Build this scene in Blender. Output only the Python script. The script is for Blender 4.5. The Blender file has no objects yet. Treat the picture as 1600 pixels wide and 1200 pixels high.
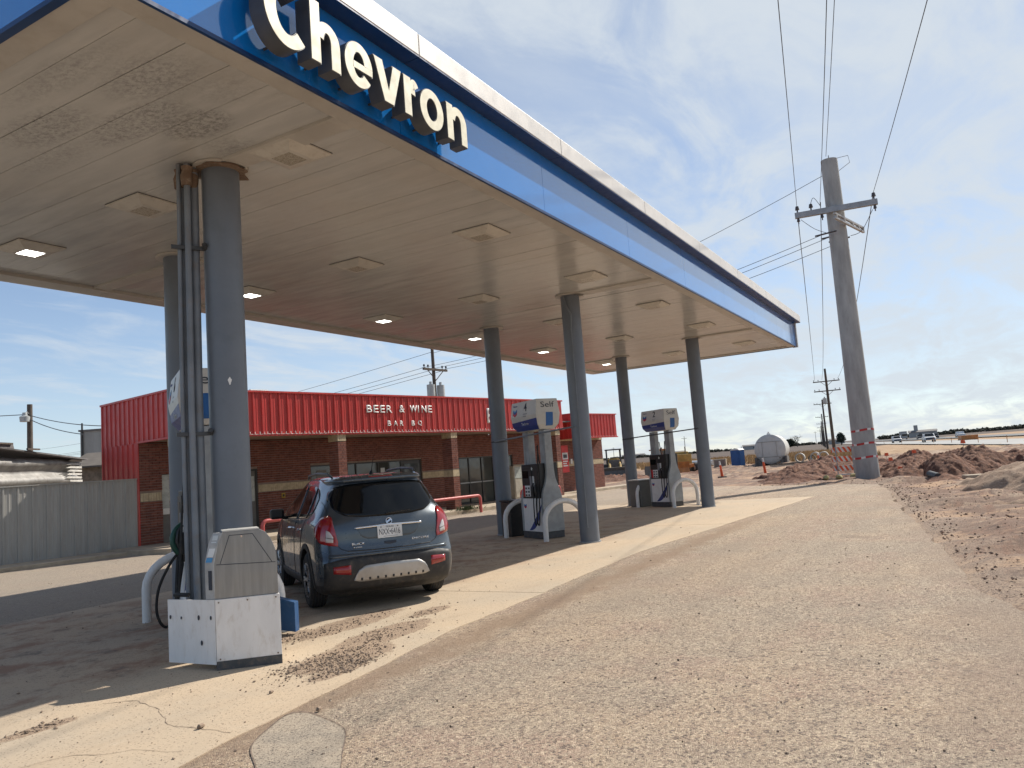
import bpy, bmesh, math, random
from mathutils import Vector, Matrix, noise
from mathutils.bvhtree import BVHTree
random.seed(7)
S = bpy.context.scene
COL = S.collection
rad = math.radians

# ---------------------------------------------------------------- camera
cam_d = bpy.data.cameras.new('camera')
cam = bpy.data.objects.new('camera', cam_d); COL.objects.link(cam)
Rm = Matrix(((0.5009786, -0.0542727, -0.8637563),
             (-0.8622003, -0.1178326, -0.4926724),
             (-0.0750400, 0.9915493, -0.1058255)))
cam.matrix_world = Matrix.Translation((0, 0, 1.6)) @ Rm.to_4x4()
cam_d.sensor_width = 36.0; cam_d.lens = 27.0
cam_d.clip_start = 0.05; cam_d.clip_end = 20000
S.camera = cam

# ---------------------------------------------------------------- sun, sky, exposure
SUN = Vector((1.0, -0.43, 1.0)).normalized()
sl = bpy.data.lights.new('sun', 'SUN'); sl.energy = 4.6; sl.angle = rad(0.55); sl.color = (1.0, 0.93, 0.83)
so = bpy.data.objects.new('sun', sl); COL.objects.link(so)
so.rotation_euler = SUN.to_track_quat('Z', 'Y').to_euler()
S.view_settings.view_transform = 'Standard'; S.view_settings.look = 'None'
S.view_settings.exposure = 0.38; S.view_settings.gamma = 1.0
S.view_settings.use_curve_mapping = False

W = bpy.data.worlds.new('World'); S.world = W; W.use_nodes = True
def build_world():
    nt = W.node_tree; N = nt.nodes; L = nt.links; N.clear()
    out = N.new('ShaderNodeOutputWorld')
    sky = N.new('ShaderNodeTexSky'); sky.sky_type = 'NISHITA'; sky.sun_disc = False
    sky.sun_elevation = rad(42.6); sky.sun_rotation = math.atan2(1.0, -0.43)
    sky.altitude = 900; sky.air_density = 1.0; sky.dust_density = 0.3; sky.ozone_density = 3.0
    bg1 = N.new('ShaderNodeBackground'); bg1.inputs['Strength'].default_value = 0.105
    L.new(sky.outputs[0], bg1.inputs['Color'])
    tc = N.new('ShaderNodeTexCoord')
    sep = N.new('ShaderNodeSeparateXYZ'); L.new(tc.outputs['Generated'], sep.inputs[0])
    def m(op, a, b=None, clamp=False):
        n = N.new('ShaderNodeMath'); n.operation = op; n.use_clamp = clamp
        for i, v in enumerate((a, b)):
            if v is None: continue
            if isinstance(v, (int, float)): n.inputs[i].default_value = v
            else: L.new(v, n.inputs[i])
        return n.outputs[0]
    zz = m('ADD', m('MAXIMUM', sep.outputs[2], 0.0), 0.16)
    cx = m('DIVIDE', sep.outputs[0], zz); cy = m('DIVIDE', sep.outputs[1], zz)
    comb = N.new('ShaderNodeCombineXYZ'); L.new(cx, comb.inputs[0]); L.new(cy, comb.inputs[1])
    mp = N.new('ShaderNodeMapping'); L.new(comb.outputs[0], mp.inputs[0])
    mp.inputs['Rotation'].default_value = (0, 0, rad(35)); mp.inputs['Scale'].default_value = (1.0, 1.8, 1.0)
    mp.inputs['Location'].default_value = (0.7, 0.2, 0)
    def noi(scale, detail, rough, dist):
        n = N.new('ShaderNodeTexNoise'); n.inputs['Scale'].default_value = scale
        n.inputs['Detail'].default_value = detail; n.inputs['Roughness'].default_value = rough
        n.inputs['Distortion'].default_value = dist; L.new(mp.outputs[0], n.inputs['Vector']); return n.outputs[0]
    n1 = noi(0.55, 10, 0.58, 0.4); n2 = noi(1.9, 12, 0.62, 0.9); n3 = noi(6.0, 8, 0.6, 0.6)
    s = m('ADD', m('ADD', m('MULTIPLY', n1, 0.9), m('MULTIPLY', n2, 0.55)), m('MULTIPLY', n3, 0.14))
    # veil thickens on the sunny side of the sky and thins to the left (+Y)
    vm = N.new('ShaderNodeVectorMath'); vm.operation = 'DOT_PRODUCT'; L.new(tc.outputs['Generated'], vm.inputs[0])
    vm.inputs[1].default_value = Vector((0.86, -0.5, 0.0)).normalized()
    side = m('MULTIPLY', vm.outputs['Value'], 0.30)
    def ramp(v, lo, hi, a, b):
        n = N.new('ShaderNodeMapRange'); n.interpolation_type = 'SMOOTHSTEP'; L.new(v, n.inputs['Value'])
        for k, x in (('From Min', lo), ('From Max', hi), ('To Min', a), ('To Max', b)): n.inputs[k].default_value = x
        return n.outputs[0]
    veil = ramp(m('ADD', m('ADD', n1, m('MULTIPLY', n2, 0.25)), side), 0.46, 0.92, 0.08, 0.68)
    wv = m('ADD', m('ADD', m('MULTIPLY', n2, 0.75), m('MULTIPLY', n3, 0.25)), m('MULTIPLY', side, 0.35))
    wisp = m('MULTIPLY', ramp(wv, 0.44, 0.70, 0.0, 0.85), ramp(m('ADD', n1, side), 0.38, 0.62, 0.25, 1.0))
    cloud = m('SUBTRACT', 1.0, m('MULTIPLY', m('SUBTRACT', 1.0, veil), m('SUBTRACT', 1.0, wisp)))
    hz = m('POWER', m('SUBTRACT', 1.0, m('MAXIMUM', sep.outputs[2], 0.0)), 5.0)
    hz = m('MULTIPLY', hz, 0.62)
    fac = m('MAXIMUM', cloud, hz)
    cl = N.new('ShaderNodeBackground'); cl.inputs['Color'].default_value = (0.525, 0.575, 0.625, 1); cl.inputs['Strength'].default_value = 1.0
    mix = N.new('ShaderNodeMixShader'); L.new(fac, mix.inputs[0]); L.new(bg1.outputs[0], mix.inputs[1]); L.new(cl.outputs[0], mix.inputs[2])
    L.new(mix.outputs[0], out.inputs[0])
build_world()

# ---------------------------------------------------------------- materials
class NT:
    def __init__(s, m): s.t = m.node_tree; s.N = s.t.nodes; s.L = s.t.links
    def new(s, k, **kw):
        n = s.N.new(k)
        for a, v in kw.items(): setattr(n, a, v)
        return n
    def put(s, sock, v):
        if isinstance(v, bpy.types.NodeSocket): s.L.new(v, sock)
        elif isinstance(v, (tuple, list)) and len(v) == 3 and sock.type == 'RGBA': sock.default_value = (*v, 1)
        else: sock.default_value = v
    def math(s, op, a, b=0.0, clamp=False):
        n = s.new('ShaderNodeMath', operation=op, use_clamp=clamp); s.put(n.inputs[0], a); s.put(n.inputs[1], b); return n.outputs[0]
    def noise(s, vec, scale, detail=4, rough=0.55, dist=0.0):
        n = s.new('ShaderNodeTexNoise'); s.L.new(vec, n.inputs['Vector'])
        n.inputs['Scale'].default_value = scale; n.inputs['Detail'].default_value = detail
        n.inputs['Roughness'].default_value = rough; n.inputs['Distortion'].default_value = dist; return n.outputs[0]
    def vor(s, vec, scale, out='Distance', feature='F1'):
        n = s.new('ShaderNodeTexVoronoi', feature=feature); s.L.new(vec, n.inputs['Vector']); n.inputs['Scale'].default_value = scale; return n.outputs[out]
    def ramp(s, v, lo, hi, a=0.0, b=1.0, smooth=True):
        n = s.new('ShaderNodeMapRange', interpolation_type='SMOOTHSTEP' if smooth else 'LINEAR')
        s.put(n.inputs['Value'], v)
        for k, x in (('From Min', lo), ('From Max', hi), ('To Min', a), ('To Max', b)): s.put(n.inputs[k], x)
        return n.outputs[0]
    def mix(s, f, a, b, mode='MIX'):
        n = s.new('ShaderNodeMix', data_type='RGBA', blend_type=mode)
        s.put(n.inputs[0], f); s.put(n.inputs[6], a); s.put(n.inputs[7], b); return n.outputs[2]
    def scaled(s, vec, sc, rot=0.0):
        n = s.new('ShaderNodeMapping'); s.L.new(vec, n.inputs[0]); n.inputs['Scale'].default_value = sc
        n.inputs['Rotation'].default_value = (0, 0, rot); return n.outputs[0]
    def pos(s): return s.new('ShaderNodeNewGeometry').outputs['Position']
    def sep(s, v):
        n = s.new('ShaderNodeSeparateXYZ'); s.L.new(v, n.inputs[0]); return n.outputs
    def blob(s, sx, sy, cx, cy, rx, ry):   # 1 at the centre of an ellipse, 0 outside
        a = s.math('DIVIDE', s.math('SUBTRACT', sx, cx), rx); b = s.math('DIVIDE', s.math('SUBTRACT', sy, cy), ry)
        d = s.math('ADD', s.math('MULTIPLY', a, a), s.math('MULTIPLY', b, b))
        return s.math('SUBTRACT', 1.0, d, clamp=True)
    def bump(s, h, strength, dist=0.02):
        n = s.new('ShaderNodeBump'); s.L.new(h, n.inputs['Height']); n.inputs['Strength'].default_value = strength; n.inputs['Distance'].default_value = dist; return n.outputs[0]

def base_mat(name, **kw):
    m = bpy.data.materials.new(name); m.use_nodes = True
    b = m.node_tree.nodes['Principled BSDF']; t = NT(m)
    for k, v in kw.items(): t.put(b.inputs[k], v)
    return m, t, b
MATS = {}
def mat(name, col, rough=0.5, metal=0.0, var=0.18, scale=3.0, bump=0.0, bscale=40.0, coat=0.0, dirt=None, dirtamt=0.3, emis=None, estr=0.0, stretch=None, spec=None):
    """painted / metal / plastic surface with uneven tone, a little dirt and fine relief"""
    m, t, b = base_mat(name)
    p = t.pos()
    pv = t.scaled(p, stretch) if stretch else p
    n = t.noise(pv, scale, 6, 0.6)
    k = t.ramp(n, 0.3, 0.7, 1 - var, 1 + var * 0.6)
    kk = t.new('ShaderNodeCombineXYZ')
    for i in range(3): t.L.new(k, kk.inputs[i])
    c = t.mix(1.0, (*col,), kk.outputs[0], 'MULTIPLY')
    if dirt:
        n2 = t.noise(pv, scale * 2.3 + 1, 8, 0.68, 0.3)
        c = t.mix(t.ramp(n2, 0.48, 0.75, 0.0, dirtamt), c, dirt)
    t.put(b.inputs['Base Color'], c)
    r = t.ramp(t.noise(p, scale * 4, 4), 0.3, 0.7, max(0.02, rough - 0.07), min(1, rough + 0.07))
    t.put(b.inputs['Roughness'], r); b.inputs['Metallic'].default_value = metal
    if coat: b.inputs['Coat Weight'].default_value = coat; b.inputs['Coat Roughness'].default_value = 0.04
    if spec is not None: b.inputs['Specular IOR Level'].default_value = spec
    if bump: t.put(b.inputs['Normal'], t.bump(t.noise(p, bscale, 5), bump, 0.01))
    if emis: b.inputs['Emission Color'].default_value = (*emis, 1); b.inputs['Emission Strength'].default_value = estr
    MATS[name] = m
    return m

DUST = (0.36, 0.25, 0.16)
M = {}
M['column'] = mat('column_paint', (0.145, 0.168, 0.20), 0.42, var=0.12, scale=1.3, dirt=(0.11, 0.13, 0.15), dirtamt=0.55, bump=0.05)
M['conduit'] = mat('conduit_paint', (0.17, 0.195, 0.225), 0.5, scale=3, dirt=(0.20, 0.12, 0.07), dirtamt=0.35)
M['rust'] = mat('rusty_steel', (0.17, 0.115, 0.08), 0.85, scale=9, dirt=(0.33, 0.27, 0.21), dirtamt=0.7, bump=0.4)
M['bracket'] = mat('dark_bracket', (0.05, 0.055, 0.06), 0.5)
M['blue'] = mat('blue_fascia', (0.006, 0.19, 0.60), 0.10, var=0.05, scale=0.7, coat=1.0, spec=0.8, dirt=(0.05, 0.2, 0.5), dirtamt=0.2)
M['navy'] = mat('navy_edge', (0.004, 0.035, 0.13), 0.35)
M['cap'] = mat('fascia_cap', (0.72, 0.70, 0.66), 0.4, var=0.06, scale=0.9, dirt=(0.5, 0.45, 0.38), dirtamt=0.35)
M['letterface'] = mat('letter_face', (0.80, 0.76, 0.58), 0.35, var=0.04)
M['letterside'] = mat('letter_return', (0.085, 0.09, 0.10), 0.4)
M['white'] = mat('white_paint', (0.78, 0.765, 0.74), 0.42, var=0.05, dirt=(0.45, 0.37, 0.28), dirtamt=0.4, scale=7, stretch=(1, 1, .35))
M['cream_plastic'] = mat('off_white_plastic', (0.58, 0.57, 0.53), 0.4, var=0.06, scale=4, dirt=(0.4, 0.36, 0.3), dirtamt=0.3)
M['lightframe'] = mat('fixture_frame', (0.55, 0.525, 0.475), 0.45, var=0.08, scale=6, dirt=(0.3, 0.24, 0.17), dirtamt=0.4)
M['steel'] = mat('brushed_steel', (0.29, 0.29, 0.285), 0.38, metal=0.7, var=0.12, scale=2.0, stretch=(12, 12, 1))
M['greycap'] = mat('grey_cast_paint', (0.42, 0.42, 0.41), 0.5, dirt=(0.3, 0.27, 0.22), dirtamt=0.4, scale=5)
M['black'] = mat('black_plastic', (0.018, 0.019, 0.021), 0.4, var=0.2, dirt=(0.09, 0.075, 0.06), dirtamt=0.4, scale=6)
M['rubber'] = mat('black_rubber', (0.02, 0.02, 0.02), 0.75, dirt=(0.10, 0.08, 0.06), dirtamt=0.45, scale=7)
M['kick'] = mat('dark_kick_plate', (0.06, 0.065, 0.07), 0.6, dirt=DUST, dirtamt=0.35, scale=6)
M['pumpgrey'] = mat('pump_shroud', (0.33, 0.35, 0.36), 0.45, dirt=(0.24, 0.2, 0.16), dirtamt=0.3, scale=5)
M['skyblue'] = mat('panel_blue', (0.02, 0.12, 0.36), 0.4)
M['royal'] = mat('band_blue', (0.02, 0.045, 0.22), 0.4)
M['blue_light'] = mat('emblem_light_blue', (0.06, 0.28, 0.55), 0.4)
M['red_mark'] = mat('emblem_red', (0.5, 0.02, 0.03), 0.4)
M['ink'] = mat('dark_ink', (0.03, 0.035, 0.05), 0.5)
M['greyink'] = mat('grey_ink', (0.22, 0.23, 0.25), 0.5)
M['whiteink'] = mat('white_ink', (0.72, 0.72, 0.70), 0.5)
M['green'] = mat('green_grip', (0.01, 0.07, 0.045), 0.4)
M['binblue'] = mat('faded_blue_plastic', (0.018, 0.075, 0.19), 0.5, var=0.15, dirt=(0.2, 0.22, 0.25), dirtamt=0.3)
M['redmetal'] = mat('red_sheet_metal', (0.52, 0.048, 0.042), 0.4, var=0.12, scale=1.2, dirt=(0.34, 0.08, 0.06), dirtamt=0.4, stretch=(3, 3, 0.6))
M['redpipe'] = mat('faded_red_pipe', (0.50, 0.09, 0.085), 0.5, var=0.12, dirt=(0.5, 0.2, 0.17), dirtamt=0.5)
M['greymetal'] = mat('grey_fence_metal', (0.33, 0.325, 0.305), 0.5, var=0.08, scale=1.5, dirt=(0.24, 0.2, 0.16), dirtamt=0.4, stretch=(3, 3, 0.5))
M['mortar'] = mat('mortar', (0.26, 0.20, 0.165), 0.95, scale=6, bump=0.3)
M['cream_brick'] = mat('cream_brick', (0.50, 0.41, 0.27), 0.85, var=0.2, scale=9, bump=0.3)
M['frame'] = mat('dark_bronze_frame', (0.035, 0.034, 0.032), 0.45)
M['silver'] = mat('silver_frame', (0.35, 0.36, 0.36), 0.4, metal=0.4)
M['plywood'] = mat('grey_infill_panel', (0.16, 0.155, 0.14), 0.7, dirt=(0.1, 0.08, 0.07), dirtamt=0.4)
M['frosted'] = mat('pale_blind', (0.42, 0.45, 0.42), 0.3)
M['yellow'] = mat('yellow_paint', (0.45, 0.28, 0.02), 0.5)
M['tanbox'] = mat('tan_cabinet', (0.45, 0.41, 0.33), 0.5, dirt=(0.3, 0.25, 0.18), dirtamt=0.4)
M['wood'] = mat('weathered_wood', (0.10, 0.08, 0.065), 0.9, var=0.3, scale=3, bump=0.5, stretch=(8, 8, 0.8))
M['poleconc'] = mat('concrete_pole', (0.37, 0.37, 0.355), 0.85, var=0.18, scale=1.6, bump=0.3, dirt=(0.24, 0.23, 0.21), dirtamt=0.4, stretch=(2, 2, 0.5))
M['galv'] = mat('galvanised_steel', (0.33, 0.345, 0.36), 0.5, metal=0.3, dirt=(0.2, 0.17, 0.14), dirtamt=0.3)
M['wire'] = mat('wire', (0.07, 0.075, 0.085), 0.6)
M['porcelain'] = mat('insulator', (0.06, 0.05, 0.05), 0.3)
M['transf'] = mat('transformer_grey', (0.40, 0.42, 0.42), 0.5)
M['tape_red'] = mat('tape_red', (0.45, 0.03, 0.03), 0.5)
M['orange'] = mat('safety_orange', (0.75, 0.10, 0.02), 0.5, dirt=DUST, dirtamt=0.3)
M['safewhite'] = mat('barrier_white', (0.72, 0.71, 0.68), 0.5, dirt=DUST, dirtamt=0.3)
M['tank'] = mat('tank_paint', (0.50, 0.49, 0.46), 0.5, var=0.1, scale=0.9, dirt=(0.33, 0.27, 0.2), dirtamt=0.45, stretch=(1, 1, 0.4))
M['porta'] = mat('toilet_blue', (0.012, 0.075, 0.24), 0.45)
M['cat'] = mat('machine_yellow', (0.42, 0.26, 0.06), 0.6, var=0.25, dirt=(0.3, 0.2, 0.12), dirtamt=0.6)
M['catorange'] = mat('machine_orange', (0.45, 0.17, 0.045), 0.6, var=0.3, dirt=(0.3, 0.19, 0.11), dirtamt=0.6)
M['machine_grey'] = mat('worn_bucket_steel', (0.10, 0.095, 0.09), 0.6, dirt=DUST, dirtamt=0.5)
M['pipeconc'] = mat('concrete_pipe', (0.45, 0.43, 0.39), 0.8)
M['whitepipe'] = mat('white_pvc', (0.65, 0.66, 0.64), 0.4)
M['farwall'] = mat('far_wall', (0.38, 0.37, 0.35), 0.8)
M['farroof'] = mat('far_roof', (0.16, 0.15, 0.15), 0.8)
M['truckpaint'] = mat('vehicle_white', (0.6, 0.6, 0.6), 0.3)
M['darkveh'] = mat('vehicle_dark', (0.04, 0.045, 0.055), 0.3)
M['oldmetal'] = mat('weathered_galvanised', (0.34, 0.33, 0.31), 0.55, metal=0.25, var=0.25, scale=2.5, dirt=(0.12, 0.09, 0.07), dirtamt=0.7)
M['foil'] = mat('torn_insulation', (0.62, 0.60, 0.55), 0.6, var=0.2, scale=6, bump=0.5)
M['stone'] = mat('rubble_stone', (0.30, 0.24, 0.18), 0.9, var=0.35, scale=6, bump=0.6)
M['shingle'] = mat('roof_shingle', (0.14, 0.12, 0.10), 0.9)
M['bark'] = mat('bark', (0.10, 0.08, 0.06), 0.9)
M['leaf_dark'] = mat('evergreen_leaf', (0.035, 0.045, 0.028), 0.9, var=0.4, scale=2)
M['scrub'] = mat('scrub_leaf', (0.09, 0.085, 0.06), 0.95, var=0.4, scale=0.2)
M['weed'] = mat('weed_leaf', (0.06, 0.085, 0.03), 0.8, var=0.4, scale=9)
M['pebble'] = mat('loose_pebble', (0.25, 0.185, 0.135), 0.85, var=0.6, scale=17)
M['sticker'] = mat('paper_sticker', (0.55, 0.58, 0.58), 0.5)
M['darkrubber_strip'] = mat('tyre_tread', (0.028, 0.028, 0.028), 0.8, dirt=(0.16, 0.12, 0.09), dirtamt=0.5, scale=8)
# car
M['carpaint'] = mat('slate_blue_car_paint', (0.062, 0.080, 0.098), 0.30, metal=0.5, var=0.03, scale=1, coat=1.0, dirt=(0.16, 0.15, 0.135), dirtamt=0.22)
M['cladding'] = mat('black_cladding', (0.026, 0.026, 0.027), 0.6, dirt=(0.13, 0.105, 0.08), dirtamt=0.55, scale=5)
M['carglass'] = mat('tinted_glass', (0.004, 0.005, 0.006), 0.06, var=0.02, spec=0.35)
M['chrome'] = mat('chrome', (0.75, 0.76, 0.78), 0.12, metal=1.0, var=0.03)
M['satin'] = mat('satin_skid_plate', (0.46, 0.45, 0.43), 0.38, metal=0.5, dirt=(0.3, 0.25, 0.19), dirtamt=0.4)
M['taillight'] = mat('tail_light_red', (0.30, 0.006, 0.010), 0.12, coat=1.0, var=0.08)
M['lampclear'] = mat('lamp_clear', (0.55, 0.52, 0.52), 0.15, coat=1.0)
M['alloy'] = mat('alloy_wheel', (0.42, 0.43, 0.45), 0.3, metal=0.8, dirt=(0.15, 0.12, 0.1), dirtamt=0.4, scale=8)

def led():
    m, t, b = base_mat('lit_lens'); b.inputs['Base Color'].default_value = (0.9, 0.9, 0.85, 1)
    b.inputs['Emission Color'].default_value = (1.0, 0.97, 0.88, 1); b.inputs['Emission Strength'].default_value = 6.0; return m
M['lit'] = led()
M['unlit'] = mat('dull_lens', (0.40, 0.36, 0.29), 0.25, var=0.3, scale=30, dirt=(0.08, 0.07, 0.05), dirtamt=0.7)

def glass_mat():
    m, t, b = base_mat('window_glass')
    p = t.pos(); n = t.noise(p, 0.9, 3)
    t.put(b.inputs['Base Color'], t.mix(t.ramp(n, 0.3, 0.7), (0.035, 0.042, 0.042), (0.07, 0.078, 0.072)))
    b.inputs['Roughness'].default_value = 0.07; b.inputs['Specular IOR Level'].default_value = 0.75
    t.put(b.inputs['Normal'], t.bump(t.noise(p, 1.3, 2), 0.12, 0.05)); return m
M['glass'] = glass_mat()

def brick_mat():
    m, t, b = base_mat('red_brick', Roughness=0.9)
    oi = t.new('ShaderNodeObjectInfo').outputs['Random']; p = t.pos()
    q = t.scaled(p, (5, 5, 12.99)); n = t.noise(q, 1.0, 2, 0.5); f = t.noise(p, 60, 5, 0.6)
    c = t.mix(t.ramp(n, 0.35, 0.65), (0.135, 0.042, 0.032), (0.235, 0.088, 0.062))
    c = t.mix(t.ramp(f, 0.45, 0.75, 0, 0.5), c, (0.28, 0.15, 0.11))
    c = t.mix(t.ramp(t.noise(p, 1.1, 5), 0.5, 0.75, 0, 0.35), c, (0.10, 0.04, 0.03))
    t.put(b.inputs['Base Color'], c); t.put(b.inputs['Normal'], t.bump(f, 0.35, 0.004)); return m
M['brick'] = brick_mat()

def soffit_mat():
    m, t, b = base_mat('canopy_soffit_paint')
    p = t.pos(); x, y, z = t.sep(p)
    n = t.noise(t.scaled(p, (6, 0.9, 1)), 1.0, 6, 0.6)
    c = t.mix(t.ramp(n, 0.3, 0.7), (0.455, 0.45, 0.435), (0.535, 0.53, 0.51))
    c = t.mix(t.ramp(t.noise(p, 0.5, 5), 0.45, 0.7, 0, 0.3), c, (0.43, 0.375, 0.31))
    # sooty scuffs near the corner
    st = t.noise(t.scaled(p, (8, 5.0, 1), rad(20)), 3.2, 10, 0.85, 0.2)
    msk = None
    for (cx, cy, rx, ry, a) in ((3.78, 6.8, .22, .55, .9), (4.2, 6.15, .2, .6, 1.0), (4.55, 5.75, .2, .35, 1.1), (3.8, 5.35, .28, .5, .6), (4.15, 7.3, .2, .6, .5), (4.25, 5.0, .25, .35, .35), (3.35, 5.9, .15, .8, .5), (5.1, 5.9, .25, .3, .5)):
        q = t.math('MULTIPLY', t.blob(x, y, cx, cy, rx * 1.5, ry * 1.4), a)
        msk = q if msk is None else t.math('MAXIMUM', msk, q)
    k = t.math('MULTIPLY', t.ramp(st, 0.40, 0.62), t.math('MULTIPLY', t.ramp(msk, 0.0, 0.8), 0.62), clamp=True)
    c = t.mix(k, c, (0.08, 0.075, 0.07))
    # rust runs
    k2 = t.math('MULTIPLY', t.ramp(t.noise(t.scaled(p, (40, 3, 1)), 1, 6, .7), .62, .7), 0.35)
    c = t.mix(k2, c, (0.34, 0.26, 0.19))
    t.put(b.inputs['Base Color'], c)
    t.put(b.inputs['Roughness'], t.ramp(n, 0.3, 0.7, 0.17, 0.27))
    h = t.math('ADD', t.noise(t.scaled(p, (2.2, 0.9, 1)), 1.0, 3), t.math('MULTIPLY', t.noise(t.scaled(p, (14, 2.5, 1)), 1, 2), .18))
    t.put(b.inputs['Normal'], t.bump(h, 0.35, 0.02)); return m
M['soffit'] = soffit_mat()
M['soffit_trim'] = mat('soffit_trim_paint', (0.46, 0.435, 0.395), 0.4, var=0.1, scale=2, dirt=(0.34, 0.29, 0.23), dirtamt=0.35)

def chip_mat():
    m, t, b = base_mat('chip_seal_asphalt', Roughness=0.93)
    p = t.pos(); x, y, z = t.sep(p)
    big = t.noise(p, 0.42, 6, 0.6); mid = t.noise(p, 2.2, 6, 0.65)
    c = t.mix(t.ramp(big, 0.42, 0.58), (0.52, 0.385, 0.26), (0.395, 0.33, 0.25))
    c = t.mix(t.ramp(t.noise(p, 0.6, 6, .65), 0.5, 0.6, 0, .7), c, (0.45, 0.30, 0.225))
    c = t.mix(t.ramp(t.noise(p, 1.7, 7, .7), 0.54, 0.64, 0, .5), c, (0.30, 0.23, 0.17))
    c = t.mix(t.ramp(mid, 0.42, 0.68, 0, 0.45), c, (0.58, 0.47, 0.345))
    # wheel-polished streaks along the drive
    c = t.mix(t.ramp(t.noise(t.scaled(p, (0.12, 1.4, 1)), 1, 5, .6), 0.5, 0.72, 0, 0.4), c, (0.60, 0.495, 0.375))
    # stones of two sizes, each its own tone
    for sc, amt in ((40, 0.75), (78, 0.8), (150, 0.5)):
        v = t.new('ShaderNodeTexVoronoi'); t.L.new(p, v.inputs['Vector']); v.inputs['Scale'].default_value = sc
        g = t.sep(v.outputs['Color'])
        c = t.mix(t.math('MULTIPLY', t.ramp(g[0], 0.84, 0.88, 0, 1), amt), c, (0.085, 0.066, 0.06))
        c = t.mix(t.math('MULTIPLY', t.ramp(g[1], 0.80, 0.86, 0, 1), amt * 0.75), c, (0.80, 0.65, 0.46))
        c = t.mix(t.math('MULTIPLY', t.ramp(g[2], 0.65, 0.8, 0, 1), amt * 0.5), c, (0.33, 0.235, 0.18))
    # binder showing in the gaps
    gap = t.vor(p, 95, 'Distance', 'DISTANCE_TO_EDGE')
    c = t.mix(t.ramp(gap, 0.0, 0.07, 0.45, 0.0), c, (0.17, 0.125, 0.095))
    # faint wheel lanes, damp and oil marks
    lane = t.noise(t.scaled(p, (0.10, 0.95, 1), rad(-7)), 1, 4, .55, .3)
    c = t.mix(t.ramp(lane, 0.5, 0.66, 0, 0.38), c, (0.33, 0.26, 0.195))
    c = t.mix(t.ramp(t.noise(p, 0.9, 7, .7, .5), 0.60, 0.72, 0, 0.45), c, (0.22, 0.165, 0.135))
    # crumbling, dirt-covered outer edge
    ey = t.ramp(x, 9.3, 30, 0.0, 2.55, False)
    wn = t.math('MULTIPLY', t.math('SUBTRACT', t.noise(p, 1.3, 8, .7), .5), 2.6)
    k = t.ramp(t.math('ADD', t.math('SUBTRACT', y, ey), wn), -0.2, 0.6, 0.5, 0.0)
    c = t.mix(t.math('MULTIPLY', k, t.ramp(x, 2, 6)), c, t.mix(t.noise(p, 9, 6, .7), (0.22, 0.15, 0.11), (0.40, 0.30, 0.22)))
    # orange dirt along the pad edge
    e = t.math('ABSOLUTE', t.math('SUBTRACT', y, t.math('ADD', 4.25, t.math('MULTIPLY', t.math('SUBTRACT', mid, .5), 0.9))))
    ed = t.math('MULTIPLY', t.ramp(e, 0.0, 0.42, 0.75, 0), t.ramp(x, 14, 22, 1, 0))
    c = t.mix(ed, c, (0.30, 0.205, 0.135))
    # the yard behind the pumps is greyer
    bk = t.ramp(y, 9, 12, 0, 0.6)
    c = t.mix(bk, c, (0.36, 0.31, 0.25))
    t.put(b.inputs['Base Color'], c)
    h = t.math('ADD', t.math('MULTIPLY', gap, 1.5), t.math('MULTIPLY', t.noise(p, 120, 4, .7), 0.5))
    t.put(b.inputs['Normal'], t.bump(h, 0.9, 0.012)); return m
M['chip'] = chip_mat()

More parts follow.
